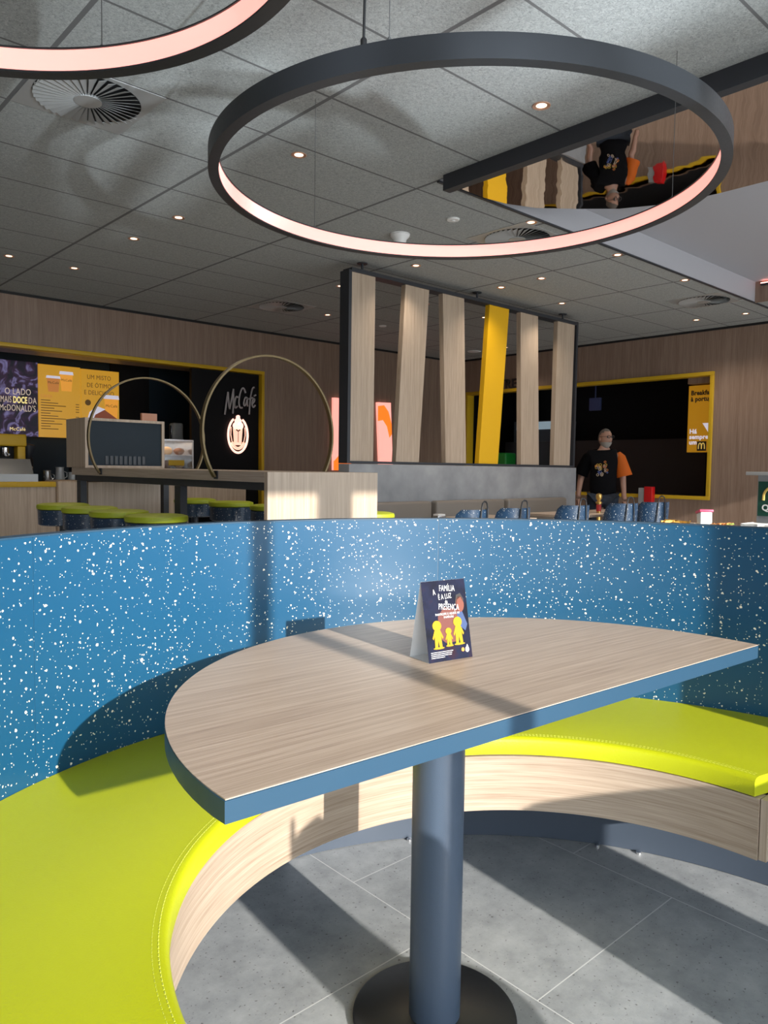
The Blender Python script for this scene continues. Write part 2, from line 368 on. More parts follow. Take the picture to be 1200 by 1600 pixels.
# back side: glazed wall, mullions, header and pier
bm = B()
box(bm, X0, X1, Y0-.2, Y0, 2.87, CZ+.4); box(bm, X0, X1, Y0-.12, Y0, 0, .10)
struct('wall_back', bm, M['frame_dark'], smooth=False)
for k, mxx in enumerate((-2.9, -1.65, -.39, .865, 3.4, 4.55, 5.8, 7.05, 8.3)):
    bm = B(); box(bm, mxx-.03, mxx+.03, Y0-.12, Y0, .10, 2.87); struct('window_%d' % (k+1), bm, M['frame_dark'], smooth=False)
bm = B(); box(bm, 2.085, 2.34, Y0-.12, Y0+.02, .10, 2.87); struct('window_10', bm, M['frame_dark'], smooth=False)
# side wall far left, open glazing in the middle
bm = B(); box(bm, X0-.2, X0, Y0, Y1, 0, CZ+.3)
struct('wall_side', bm, M['wall_wood_x'], smooth=False)
# cafe room behind the left opening
for q in ((OL0, 6.6, 10.72, 10.8, 0, CZ), (OL0-.2, OL0, Y1+.18, 10.8, 0, CZ), (6.5, 6.6, Y1+.18, 10.72, 0, CZ)): struct('wall_cafe', wbox(*q), M['navy'], smooth=False)
bm = B(); box(bm, 4.42, 5.0, 10.69, 10.718, 0, 3.0); struct('door_1', bm, M['void'], smooth=False)
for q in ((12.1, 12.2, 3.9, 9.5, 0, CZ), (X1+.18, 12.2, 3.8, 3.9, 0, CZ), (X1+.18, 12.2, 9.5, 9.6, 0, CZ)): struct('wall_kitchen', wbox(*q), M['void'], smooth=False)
# yellow frames
def yframe(name, prts, label):
    f = thing(name, label, 'frame', (0, 0, 0))
    for nm, b_ in prts:
        bm = B(); box(bm, *b_, bev=.004); obj(nm, bm, M['yellow'], f)
    return f
f1 = yframe('opening_frame', [('top_rail', (OL0, 6.03, Y1-.02, Y1+.13, OLT-.045, OLT)), ('side_jamb', (5.985, 6.03, Y1-.02, Y1+.13, 0, OLT-.045))],
            'yellow metal frame around the wide cafe opening in the left wall')
f2 = yframe('opening_frame', [('top_rail', (X1-.03, X1+.14, KY0, KY1, KT-.05, KT)), ('bottom_rail', (X1-.03, X1+.14, KY0, KY1, KB-.05, KB)),
                              ('side_jamb', (X1-.03, X1+.14, KY0, KY0+.05, KB, KT-.05)), ('side_jamb', (X1-.03, X1+.14, KY1-.05, KY1, KB, KT-.05))],
            'yellow metal frame around the dark kitchen hatch in the right wall')
# soffit boards inside the openings
bm = B(); box(bm, OL0, 5.985, Y1+.131, 9.75, OLT-.035, OLT); struct('trim_7', bm, M['wall_wood_x'], smooth=False)
bm = B(); box(bm, X1+.141, X1+.6, KY0, 5.0, KT-.13, KT); struct('trim_8', bm, M['wall_wood_x'], smooth=False)

# ------------------------------------------------------------------ curved bench (booth)
CI, RI = (1.200, .762), .738         # seat front arc
CO, RO = (1.150, .655), 1.330        # backrest arc
A0, A1 = radians(-2), radians(197)
bench = thing('curved_bench', 'half round bench with lime seat, oak front and tall blue speckled back', 'bench', (1.18, .70, 0))
bm = B(); e = .012
prof = [(0, .412), (-.002, .425), (-.002, .448), (.004, .456), (.014, .460), (.03, .462), (.5, .463), (1, .46), (1, .41), (.5, .41)]
sweep_sector(bm, CI, RI, CO, RO-.002, A0, A1, .41, .46, 110, prof=prof)
obj('seat_cushion', bm, M['lime'], bench, world=True, ang=60)
bm = B()
for k in range(260):
    a = A0+.01+(A1-A0-.02)*k/260; a2 = a+(A1-A0)/260*.62
    for dr in (.016, .026):
        tube(bm, [(CI[0]+(RI+dr)*cos(q), CI[1]+(RI+dr)*sin(q), .4615) for q in (a, a2)], .0011, 4)
obj('seam_stitching', bm, M['lime_stitch'], bench, world=True)
bm = B(); tube(bm, [(CI[0]+(RI+.021)*cos(A0+(A1-A0)*k/120), CI[1]+(RI+.027)*sin(A0+(A1-A0)*k/120),   .4600) for k in range(121)], .0014, 6)
obj('seat_piping', bm, M['lime'], bench, world=True)
bm = B(); sweep_sector(bm, (1.19, .75), RI+.010, (1.19, .75), RI+.05, A0+.001, A1, .252, .409, 110, uv=True)
obj('front_panel', bm, M['bench_wood'], bench, world=True, ang=60)
bm = B(); sweep_sector(bm, CI, RI+.045, CO, RO-.004, A0+.002, A1, .254, .275, 90)
obj('under_board', bm, M['plinth'], bench, world=True)
bm = B(); ep = [(RI+.004, 0), ]
prism(bm, [(CI[0]+RI+.004, .253), (CO[0]+RO-.01, .253), (CO[0]+RO-.01,   .409), (CI[0]+RI+.004, .409)], .704, .722, axis='y')
obj('end_panel', bm, M['panel_wood'], bench, world=True, smooth=False)
PC, PR = (1.09, .665), 1.235
bm = B(); sweep_sector(bm, PC, PR, PC, PR+.03, radians(-2), radians(190), .002, .253, 90)
obj('plinth', bm, M['plinth'], bench, world=True, ang=60)
for a in (25, 31, 60, 95):
    bm = B(); lathe(bm, [(.008, .0), (.008, .006), (.001, .010)], (PC[0]+(PR-.012)*cos(radians(a)), PC[1]+(PR-.012)*sin(radians(a))), 12)
    obj('floor_bolt', bm, M['chrome'], bench, world=True)
BT = 1.052
seams = [-34, 8, 57.3, 115.4, 165, 205]
for a, b_ in zip(seams, seams[1:]):
    bm = B(); sweep_sector(bm, CO, RO, CO, RO+.036, radians(a+.03), radians(b_-.03), .02, BT-.004, 40)
    obj('back_panel', bm, M['terrazzo'], bench, world=True, ang=60)
M['joint'] = flat('pale joint edge', (.45, .50, .55), .5)
for a in seams[1:-1]:
    bm = B(); sweep_sector(bm, CO, RO+.0015, CO, RO+.03, radians(a-.028), radians(a+.028), .02, BT-.006, 1)
    obj('joint_strip', bm, M['joint'], bench, world=True, smooth=False)
bm = B(); sweep_sector(bm, CO, RO-.002, CO, RO+.04, radians(-34), radians(205), BT-.004, BT, 120)
obj('top_edge', bm, M['navy_edge'], bench, world=True, ang=60)

# ------------------------------------------------------------------ table
TC, TR, TZ = (1.346, .918), .806, .75
P0, P1 = Vector((.547, .919)), Vector((2.152, .822))
def table_outline(off=0, n=72):
    a0 = atan2(P1.y-TC[1], P1.x-TC[0]); a1 = atan2(P0.y-TC[1], P0.x-TC[0])
    if a1 < a0: a1 += 2*pi
    pts = [(TC[0]+(TR-off)*cos(a0+(a1-a0)*k/n), TC[1]+(TR-off)*sin(a0+(a1-a0)*k/n)) for k in range(n+1)]
    return pts
table = thing('booth_table', 'semicircular oak topped table with blue edge on one thick grey column', 'table', (1.185, 1.112, 0))
bm = B(); prism(bm, table_outline(.0008), TZ-.002, TZ)
obj('table_surface', bm, M['table_wood'], table, world=True, ang=50)
bm = B(); prism(bm, table_outline(0), TZ-.038, TZ-.002, bev=.0015)
obj('table_edge', bm, M['navy_edge'], table, world=True, ang=50)
bm = B(); lathe(bm, [(.057, .012), (.057, TZ-.045)], (1.185, 1.112), 48)
obj('column', bm, M['pole'], table, world=True)
bm = B(); lathe(bm, [(.180, .0), (.182, .004), (.182, .009), (.178, .012)], (1.185, 1.112), 72)
obj('base_plate', bm, M['black'], table, world=True, ang=50)
bm = B(); box(bm, 1.035, 1.335, .97, 1.26, TZ-.045, TZ-.038, .002); obj('mounting_plate', bm, M['black'], table, world=True)

# ------------------------------------------------------------------ tent card
A_ = Vector((1.298, 1.257, TZ)); Bq = Vector((1.298+.136*cos(radians(-9)), 1.257+.136*sin(radians(-9)), TZ)); dn = Vector((-.011, .056, 0))
ux = (Bq-A_).normalized(); wd = (Bq-A_).length; dn = Vector((-ux.y, ux.x, 0))*.080
card = thing('table_tent_card', 'folded advertising card with yellow paper cut-out family standing on the table', 'card', A_+dn/2)
Hc = .193; apex = dn/2+Vector((0, 0, Hc)); yv = apex.normalized(); TM = plane_M(A_ - yv*0, ux, yv); nrm = ux.cross(yv)
Ls = apex.length
def cardpt(u, v, off=0): return A_+ux*(u*wd)+yv*(v*Ls)+nrm*off
def slab(bm, q, th):
    q = [Vector(p) for p in q]; n_ = (q[1]-q[0]).cross(q[2]-q[0]).normalized()*th
    a = [bm.verts.new(p) for p in q]; b_ = [bm.verts.new(p+n_) for p in q]
    bm.faces.new(a[::-1]); bm.faces.new(b_); k = len(q)
    for i in range(k): bm.faces.new((a[i], a[(i+1) % k], b_[(i+1) % k], b_[i]))
ap0 = A_+apex; ap1 = ap0+ux*wd
bm = B()
slab(bm, [A_, A_+ux*wd, ap1, ap0], .0004)
slab(bm, [A_+dn, ap0, ap1, A_+dn+ux*wd], .0004)
slab(bm, [A_+Vector((0, 0, .0006)), A_+dn+Vector((0, 0, .0006)), A_+dn+ux*wd+Vector((0, 0, .0006)), A_+ux*wd+Vector((0, 0, .0006))], .0004)
obj('folded_card', bm, M['white'], card, world=True, smooth=False)
M['card_front'] = noise_mat('printed card, night blue and orange', [(.003, .004, .010), (.006, .007, .020), (.009, .012, .035), (.025, .010, .018)], 20, .6)
M['card_front'].node_tree.nodes['Principled BSDF'].inputs['Specular IOR Level'].default_value = .15
bm = B(); slab(bm, [cardpt(0, 0, .0006), cardpt(1, 0, .0006), cardpt(1, 1, .0006), cardpt(0, 1, .0006)], .0002)
front = obj('printed_front', bm, M['card_front'], card, world=True, smooth=False)
def blob(bm, pts, off, th=.0002):
    slab(bm, [cardpt(u, v, off) for u, v in pts], th)
def ell(cu, cv, ru, rv, n=20, a0=0): return [(cu+ru*cos(2*pi*k/n), cv+rv*sin(2*pi*k/n)) for k in range(n)]
M['ink_white'] = flat('white ink', (.70, .70, .68), .5); M['ink_yellow'] = flat('yellow paper', (.40, .25, .012), .6, spec=.2)
M['ink_red'] = flat('warm red ink', (.13, .028, .018), .5); M['ink_blue'] = flat('blue ink', (.03, .06, .16), .5); M['ink_or'] = flat('orange ink', (.75, .28, .04), .5)
M['ink_dark'] = flat('dark ink', (.02, .015, .015), .5); M['ink_skin'] = flat('pink print', (.20, .07, .05), .6, spec=.2)
bm = B()
blob(bm, [(.28, .30), (.42, .22), (.70, .22), (.80, .45), (.76, .62), (.45, .66), (.30, .55)], .001)

obj('red_glow', bm, M['ink_red'], front, world=True, smooth=False)
bm = B(); blob(bm, [(.74, .58), (.86, .60), (.96, .42), (.90, .34), (.76, .42)], .0013); obj('blue_shirt', bm, M['ink_blue'], front, world=True, smooth=False)
bm = B(); blob(bm, ell(.83, .68, .095, .10), .0015); obj('child_face', bm, M['ink_skin'], front, world=True, smooth=False)
bm = B(); blob(bm, [(.72, .70), (.76, .80), (.86, .82), (.93, .74), (.92, .70), (.86, .77), (.78, .74), (.75, .66)], .0017); obj('child_hair', bm, M['ink_dark'], front, world=True, smooth=False)
def figure(cx, base, h, wdt):
    bm = B()
    blob(bm, ell(cx, base+h*.80, wdt*.5, h*.19), .0020)
    blob(bm, [(cx-wdt*.32, base+h*.64), (cx+wdt*.32, base+h*.64), (cx+wdt*.62, base+h*.36), (cx+wdt*.5, base+h*.30), (cx+wdt*.36, base+h*.42), (cx+wdt*.42, base),
              (cx+wdt*.10, base), (cx, base+h*.26), (cx-wdt*.10, base), (cx-wdt*.42, base), (cx-wdt*.36, base+h*.42), (cx-wdt*.5, base+h*.30), (cx-wdt*.62, base+h*.36)], .0021)
    blob(bm, ell(cx, base-.004, wdt*.62, .013), .0020)
    obj('paper_figure', bm, M['ink_yellow'], front, world=True, smooth=False)
figure(.25, .17, .34, .20); figure(.50, .185, .22, .14); figure(.73, .19, .34, .20)
bm = B(); blob(bm, ell(.89, .105, .045, .035), .0018); blob(bm, [(.86, .10), (.92, .10), (.92, .14), (.90, .17), (.88, .15)], .0019); obj('badge', bm, M['ink_white'], front, world=True, smooth=False)
bm = B(); blob(bm, ell(.79, .11, .035, .025), .0018); obj('badge', bm, M['ink_or'], front, world=True, smooth=False)
inv = wmat(card).inverted()
def ctext(s, u, v, size, col='ink_white', rot=0, bold=.0003, align='CENTER', sx=1):
    M4 = inv @ plane_M(cardpt(u, v, .0022), ux, yv) @ Matrix.Rotation(radians(rot), 4, 'Z')
    o = text('lettering', s, size, M[col], front, M4, .0001, bold, align, sx); return o
front.matrix_parent_inverse = Matrix.Identity(4)
for s, u, v, sz, rot in (('A', .27, .825, .020, 8), ('FAMÍLIA', .56, .86, .021, -4), ('É A LUZ', .50, .765, .018, 3), ('da', .52, .705, .014, 0), ('PRESENÇA', .56, .625, .021, -6)):
    ctext(s, u, v, sz, rot=rot, bold=0, sx=.62)
for s, u, v, sz in (('PARTICIPE E AJUDE AS', .52, .565, .0072), ('FAMÍLIAS', .54, .525, .0072)): ctext(s, u, v, sz, bold=.0001)
bm = B()
for k, wl in enumerate((.50, .47, .46, .30)):
    blob(bm, [(.06, .115-.022*k), (.06+wl, .115-.022*k), (.06+wl, .122-.022*k), (.06, .122-.022*k)], .0020)
obj('small_print', bm, M['ink_white'], front, world=True, smooth=False)

# ------------------------------------------------------------------ ring pendant lamps
def ring_lamp(c, R, z, wires, cable, label, n=160):
    t_ = thing('ring_pendant_lamp', label, 'lamp', (c[0], c[1], z), group=None)
    h, wd_ = .075, .042
    bm = B()
    pr = [(R, 0), (R, h), (R-wd_, h), (R-wd_, h-.005), (R-.008, h-.005), (R-.008, .006), (R-wd_, .006), (R-wd_, 0)]
    rings = [[bm.verts.new((r*cos(2*pi*i/n), r*sin(2*pi*i/n), zz)) for r, zz in pr] for i in range(n)]
    for i in range(n):
        a, b_ = rings[i], rings[(i+1) % n]
        for j in range(len(pr)): bm.faces.new((a[j], b_[j], b_[(j+1) % len(pr)], a[(j+1) % len(pr)]))
    obj('ring_frame', bm, M['black'], t_, ang=40)
    bm = B(); pr = [(R-.010, .0065), (R-.010, h-.0055), (R-wd_+.004, h-.0055), (R-wd_+.004, .0065)]
    rings = [[bm.verts.new((r*cos(2*pi*i/n), r*sin(2*pi*i/n), zz)) for r, zz in pr] for i in range(n)]
    for i in range(n):
        a, b_ = rings[i], rings[(i+1) % n]
        for j in range(4): bm.faces.new((a[j], b_[j], b_[(j+1) % 4], a[(j+1) % 4]))
    obj('light_diffuser', bm, M['led'], t_, ang=40)
    for a in wires:
        x, y = (R-.017)*cos(radians(a)), (R-.017)*sin(radians(a))
        bm = B(); tube(bm, [(x, y, h), (x, y, CZ-z)], .0016, 6); lathe(bm, [(.006, h), (.006, h+.012), (.003, h+.016)], (x, y), 10)
        obj('suspension_wire', bm, M['wire'], t_)
    x, y = (R-.017)*cos(radians(cable)), (R-.017)*sin(radians(cable))
    bm = B(); tube(bm, [(x, y, h+.02), (x+.004, y, h+.25), (x, y, CZ-z)], .0042, 8)
    lathe(bm, [(.010, h), (.010, h+.022), (.006, h+.028)], (x, y), 12)
    obj('power_cable', bm, M['matte_black'], t_)
    return t_
RZL, WIRES, CABLE, WIRES2 = 2.40, [-150, -27, 90], -154.5, [38, 158, -82]
ring_lamp((2.45, 2.228), 1.053, RZL, WIRES, CABLE, 'large black ring lamp with pink inner glow hanging over the booth table')
ring_lamp((.23, 1.78), .93, RZL, WIRES2, -60, 'black ring lamp with pink inner glow cut off at the top left corner')

# ------------------------------------------------------------------ ceiling fittings
def downlight(label):
    t_ = thing('recessed_downlight', label, 'ceiling light', group='recessed ceiling spots')
    bm = B(); lathe(bm, [(.030, -.001), (.046, -.004), (.048, -.002), (.048, .0)], n=28, cap=False)
    lathe(bm, [(.030, -.001), (.027, .018)], n=28, cap=False); obj('trim_ring', bm, M['copper'], t_)
    bm = B(); lathe(bm, [(.028, -.0008), (.028, -.0004)], n=28); obj('lamp_face', bm, M['bulb'], t_)
    return t_
spots = [(467, 242), (846, 165), (279, 340), (209, 373), (14, 400), (116, 419), (650, 415), (512, 492), (846, 435), (783, 449), (878, 474), (975, 396), (1085, 435),
         (1088, 500), (1165, 490), (835, 346), (757, 496), (790, 543), (665, 475), (532, 447)]
def at(px, py, h):
    d = fw*FPX + rt*(px-600) - up*(py-800); t_ = (h-CAMZ)/d.z; return Vector((0, 0, CAMZ)) + d*t_
desc = ['recessed spot seen inside the big ring, left one', 'nearest recessed spot, inside the ring near the dark beam', 'recessed spot left of the big ring, upper of the pair',
        'recessed spot left of the big ring, lower of the pair', 'recessed spot at the left picture edge', 'recessed spot nearest the left wall, above the cafe opening',
        'recessed spot just under the bottom of the big ring', 'recessed spot beside the far left round vent', 'recessed spot above the last pale slat of the screen', 'recessed spot above the yellow slat of the screen',
        'recessed spot above the right end of the slat screen', 'recessed spot at the edge of the raised bay, middle one', 'recessed spot at the edge of the raised bay, farthest one',
        'recessed spot nearest the brown right wall, left of two', 'recessed spot nearest the brown right wall, right of two', 'recessed spot at the edge of the raised bay, inside the ring',
        'recessed spot seen between third slat and yellow slat', 'recessed spot seen just right of the yellow slat', 'recessed spot seen just right of the second slat', 'recessed spot touching the left post of the slat screen']
d0 = None
for (px, py), ds in zip(spots, desc):
    p = at(px, py, CZ)
    if RX0 < p.x < RX1 and p.y < RY1+.07: p.y = RY1+.08
    if d0 is None: d0 = downlight('copper rimmed '+ds); d0.location = p
    else: dup(d0, p, 0, 'copper rimmed '+ds)
    lamp('downlight_lamp', 'SPOT', (p.x, p.y, CZ-.02), 26, (1, .86, .72), None, spot_size=radians(125), spot_blend=.9, shadow_soft_size=.04)
def vent(label):
    t_ = thing('swirl_vent', label, 'vent', group='round ceiling vents')
    bm = B()
    n = 64; o_ = [(.297, .297), (-.297, .297), (-.297, -.297), (.297, -.297)]
    outer = []
    for k in range(n):
        a = 2*pi*k/n; m_ = max(abs(cos(a)), abs(sin(a))); outer.append((.297*cos(a)/m_, .297*sin(a)/m_))
    vi = [bm.verts.new((.268*cos(2*pi*k/n), .268*sin(2*pi*k/n), -.004)) for k in range(n)]
    vo = [bm.verts.new((*q, -.004)) for q in outer]; vt = [bm.verts.new((*q, 0)) for q in outer]; vb = [bm.verts.new((.268*cos(2*pi*k/n), .268*sin(2*pi*k/n), .0)) for k in range(n)]
    for k in range(n):
        j = (k+1) % n
        bm.faces.new((vi[k], vi[j], vo[j], vo[k])); bm.faces.new((vo[k], vo[j], vt[j], vt[k])); bm.faces.new((vb[k], vb[j], vi[j], vi[k]))
    obj('face_plate', bm, M['vent'], t_, smooth=False)
    bm = B(); lathe(bm, [(.268, -.001), (.268, -.0004)], n=48); obj('dark_backing', bm, M['matte_black'], t_)
    bm = B(); lathe(bm, [(.070, -.016), (.070, -.002)], n=40); obj('centre_disc', bm, M['vent'], t_)
    for k in range(36):
        a = 2*pi*k/36; bm = B(); da = 2*pi/36*.92
        q = [(.07*cos(a), .07*sin(a), -.014), (.266*cos(a), .266*sin(a), -.020), (.266*cos(a+da), .266*sin(a+da), -.003), (.07*cos(a+da), .07*sin(a+da), -.003)]
        v0 = [bm.verts.new(p) for p in q]; v1 = [bm.verts.new((p[0], p[1], p[2]+.0012)) for p in q]
        bm.faces.new(v0); bm.faces.new(v1[::-1])
        for i in range(4): bm.faces.new((v0[i], v0[(i+1) % 4], v1[(i+1) % 4], v1[i]))
        obj('blade', bm, M['vent'], t_, smooth=False)
    return t_
v0_ = vent('square grey swirl vent with radial blades, large and near at top left'); v0_.location = (1.585, 4.10, CZ)
for (px, py), ds in (((440, 479), 'dark round swirl vent left of the slat screen'), ((1100, 470), 'round swirl vent above the right wall near the raised bay'), ((808, 372), 'round swirl vent seen through the bottom of the big ring')):
    p = at(px, py, CZ); dup(v0_, p, 0, ds)
p = at(625, 366, CZ)
t_ = thing('ceiling_speaker', 'white cup shaped speaker under the ceiling, seen inside the big ring', 'speaker', p)
bm = B(); lathe(bm, [(.075, -.004), (.080, -.012), (.078, -.02), (.055, -.045), (.045, -.09), (.04, -.098)], n=40); obj('speaker_cup', bm, M['white'], t_)
bm = B(); lathe(bm, [(.082, 0), (.082, -.004), (.075, -.006)], n=40); obj('ceiling_rose', bm, M['white'], t_)
for (px, py), lb in (((708, 342), 'flat white round smoke detector in the ceiling, inside the big ring'), ((741, 549), 'flat white disc on the ceiling seen left of the yellow slat'), ((598, 509), 'small white disc on the ceiling behind the first slat gap')):
    p = at(px, py, CZ); t_ = thing('smoke_detector', lb, 'detector', p)
    r_ = .05 if py < 400 else (.11 if px > 700 else .05)
    bm = B(); lathe(bm, [(r_, 0), (r_, -.006), (r_*.9, -.012), (r_*.3, -.014), (r_*.28, -.018), (0.001, -.019)], n=36); obj('detector_cap', bm, M['white'], t_)
# light strip in the raised bay
t_ = thing('light_strip', 'pink glowing light strip along the edge of the raised ceiling bay', 'lamp', (RX1-.03, 3.0, RZ-.06))
bm = B(); box(bm, RX1-.035, RX1-.002, Y0+.1, 3.52, RZ-.055, RZ-.035); obj('profile', bm, M['frame_dark'], t_, world=True, smooth=False)
bm = B(); box(bm, RX1-.033, RX1-.004, Y0+.1, 3.52, RZ-.035, RZ-.025); obj('diffuser', bm, M['led2'], t_, world=True, smooth=False)
# mirror panel
pts = [(3.745, Y0+.05), (5.22, Y0+.05), (5.23, 2.05), (5.225, 2.40), (5.18, 2.72), (5.02, 3.02), (4.80, 3.24), (4.58, 3.43), (4.36, 3.525), (4.15, 3.56), (3.93, 3.56), (3.745, 3.50)]
bm = B(); prism(bm, pts, 3.125, 3.14)
tag(obj('mirror_panel', bm, M['mirror'], None, smooth=False), 'wavy mirror ceiling panel beside the dark beam, reflecting slats and wall', 'mirror')

# ------------------------------------------------------------------ slat screen on concrete half wall
sc = thing('slat_screen', 'black framed hanging screen of leaning wood slats and one yellow slat', 'screen', (6.35, 5.5, 1.26))
SY0, SY1 = 5.47, 5.53
for nm, b_ in (('frame_post', (4.49, 4.525, SY0-.02, SY1+.05, 1.262, 3.04)), ('frame_post', (8.165, 8.20, SY0-.02, SY1+.05, 1.262, 3.07)), ('bottom_rail', (4.525, 8.165, SY0-.02, SY1+.05, 1.262, 1.285)), ('top_rail', (4.525, 8.165, SY0-.02, SY1+.05, 3.03, 3.065))):
    bm = B(); box(bm, *b_); obj(nm, bm, M['frame_dark'], sc, world=True, smooth=False)
for x in (4.69, 6.33, 7.93):
    bm = B(); tube(bm, [(x, 5.5, 3.06), (x, 5.5, CZ-.004)], .012, 10); lathe(bm, [(.05, CZ-.01), (.05, CZ-.001)], (x, 5.5), 20); obj('ceiling_bracket', bm, M['frame_dark'], sc, world=True)
for k, (a, b_, c, d) in enumerate(((4.54, 4.83, 4.54, 4.83), (5.23, 5.56, 5.13, 5.45), (5.76, 6.09, 5.85, 6.17), (6.51, 6.85, 6.38, 6.71), (7.06, 7.39, 7.13, 7.48), (7.79, 8.15, 7.78, 8.12))):
    bm = B(); prism(bm, [(c, 1.286), (d, 1.286), (b_, 3.03), (a, 3.03)], SY0, SY1, axis='y')
    o = obj('slat', bm, M['slat_yellow'] if k == 3 else M['panel_wood'], sc, world=True, smooth=False)
    if k == 3: o['label'] = 'yellow slat'
bm = B(); box(bm, 4.49, 8.195, 5.42, 5.58, 0, 1.258, .003)
hw = obj('half_wall', bm, M['concrete'], None); tag(hw, 'grey concrete look half wall under the slat screen', 'wall')
# banquette sections in front of the half wall
bq0 = None
for k, (xa, xb) in enumerate(((4.38, 5.50), (5.56, 6.66), (6.72, 7.86))):
    wdt = xb-xa
    t_ = thing('banquette', ['taupe padded bench section nearest the wooden bar end', 'taupe padded bench section in the middle of the half wall', 'taupe padded bench section at the right end of the half wall'][k], 'bench', ((xa+xb)/2, 5.2, 0), group='padded bench sections along the half wall')
    bm = B(); box(bm, xa, xb, 5.31, 5.415, .46, .895, .03); obj('backrest', bm, M['taupe'], t_, world=True)
    bm = B(); box(bm, xa, xb, 4.99, 5.40, .38, .455, .02); obj('seat', bm, M['taupe'], t_, world=True)
    bm = B(); box(bm, xa+.02, xb-.02, 5.05, 5.41, 0, .378); obj('base', bm, M['panel_wood'], t_, world=True, smooth=False)

# ------------------------------------------------------------------ dining tables by the banquette
def dtable(label):
    t_ = thing('dining_table', label, 'table', group='square tables along the half wall')
    bm = B(); box(bm, -.36, .36, -.30, .30, .735, .762, .003); obj('tabletop', bm, M['slab_wood'], t_)
    bm = B(); lathe(bm, [(.03, .012), (.03, .735)], n=20); obj('leg', bm, M['black'], t_)
    bm = B(); lathe(bm, [(.21, 0), (.21, .008), (.03, .014)], n=36); obj('foot', bm, M['black'], t_)
    return t_
dt0 = dtable('oak topped square table in front of the left bench section'); dt0.location = (4.72, 4.68, 0)
dup(dt0, (5.62, 4.68, 0), 0, 'oak topped square table in front of the middle bench section')
dup(dt0, (6.95, 4.68, 0), 0, 'oak topped square table in front of the right bench section')
dup(dt0, (7.90, 4.68, 0), 0, 'oak topped square table in front of the standing man')
def holder(label):
    t_ = thing('napkin_holder', label, 'napkin holder', group='small holders on the far tables')
    bm = B(); box(bm, -.05, .05, -.035, .035, 0, .045, .004); obj('box', bm, M['steel'], t_)
    bm = B(); box(bm, -.045, .045, -.03, .03, .045, .06); obj('napkins', bm, M['white'], t_)
    return t_
h0 = holder('small napkin holder on the table by the left bench section'); h0.location = (4.87, 4.62, .762)
dup(h0, (7.02, 4.55, .762), 0, 'small napkin holder on the table by the right bench section')
dup(h0, (7.95, 4.60, .762), 0, 'small napkin holder on the table before the standing man')

# ------------------------------------------------------------------ shell chairs
def shell_chair(label):
    t_ = thing('shell_chair', label, 'chair', group='navy speckled shell chairs')
    # faces +y ; backrest arc on the -y side
    bm = B(); rows = []
    for z, r, lo, hi in ((.43, .205, 180, 360), (.55, .225, 178, 362), (.70, .238, 186, 354), (.80, .243, 200, 340), (.835, .244, 212, 328)):
        rows.append([(r*cos(radians(lo+(hi-lo)*k/24)), r*sin(radians(lo+(hi-lo)*k/24)), z) for k in range(25)])
    for off in (0, .014):
        pass
    vi = [[bm.verts.new(p) for p in r_] for r_ in rows]
    vo = [[bm.verts.new((p[0]*1.06, p[1]*1.06, p[2])) for p in r_] for r_ in rows]
    for V_ in (vi, vo):
        for a, b_ in zip(V_, V_[1:]):
            for k in range(24): bm.faces.new((a[k], a[k+1], b_[k+1], b_[k]))
    for i in range(len(rows)-1):
        for k in (0, 24): bm.faces.new((vi[i][k], vi[i+1][k], vo[i+1][k], vo[i][k]))
    for i in (0, -1):
        for k in range(24): bm.faces.new((vi[i][k], vi[i][k+1], vo[i][k+1], vo[i][k]))
    obj('back_shell', bm, M['terrazzo_dark'], t_, ang=50)
    bm = B(); lathe(bm, [(.19, .425), (.205, .44), (.205, .46), (.18, .47)], n=36); obj('seat', bm, M['terrazzo_dark'], t_)
    bm = B(); tube(bm, [(-.09, -.235, .45), (-.065, -.262, .70), (-.05, -.268, .85), (-.038, -.268, .882), (-.015, -.268, .895), (.015, -.268, .895), (.038, -.268, .882), (.05, -.268, .85), (.065, -.262, .70), (.09, -.235, .45)], .0075, 8)
    obj('carry_handle', bm, M['black'], t_)
    for sx in (-1, 1):
        for sy in (-1, 1):
            bm = B(); tube(bm, [(sx*.14, sy*.14, .43), (sx*.21, sy*.21, .003)], .011, 8); obj('leg', bm, M['black'], t_)
    return t_
c0 = shell_chair('navy speckled chair, leftmost of the five at the tables'); c0.location = (4.68, 4.16, 0); c0.rotation_euler.z = radians(4); c0.scale = (.78, .78, 1.075)
G = 'navy speckled shell chairs'
dup(c0, (5.24, 4.16, 0), radians(-6), 'navy speckled chair, second from the left at the far tables', G)
dup(c0, (6.18, 4.17, 0), radians(-14), 'navy speckled chair below the right end of the slat screen', G)
dup(c0, (7.06, 4.16, 0), radians(-22), 'navy speckled chair just right of the brass post', G)
dup(c0, (7.72, 4.16, 0), radians(-26), 'navy speckled chair, rightmost of the five, beneath the red box', G)
dup(c0, (1.07, -.45, 0), radians(-90), 'navy speckled chair out of view behind the camera, guessed and added to shape shadows', G)  # unseen chair, guessed and placed for its shadow on the bench front
pb = thing('shade_blocker', 'oak planter box out of view behind the camera, added to shade floor and bench', 'blocker', (1.70, -.6, 0))  # unseen box put in to block sun from the floor and bench front
bm = B(); box(bm, 1.53, 1.95, -.75, -.45, 0, .81, .004); obj('box', bm, M['panel_wood'], pb, world=True)
bm = B(); box(bm, 1.55, 1.93, -.73, -.47, .811, .822); obj('box_top', bm, M['matte_black'], pb, world=True)

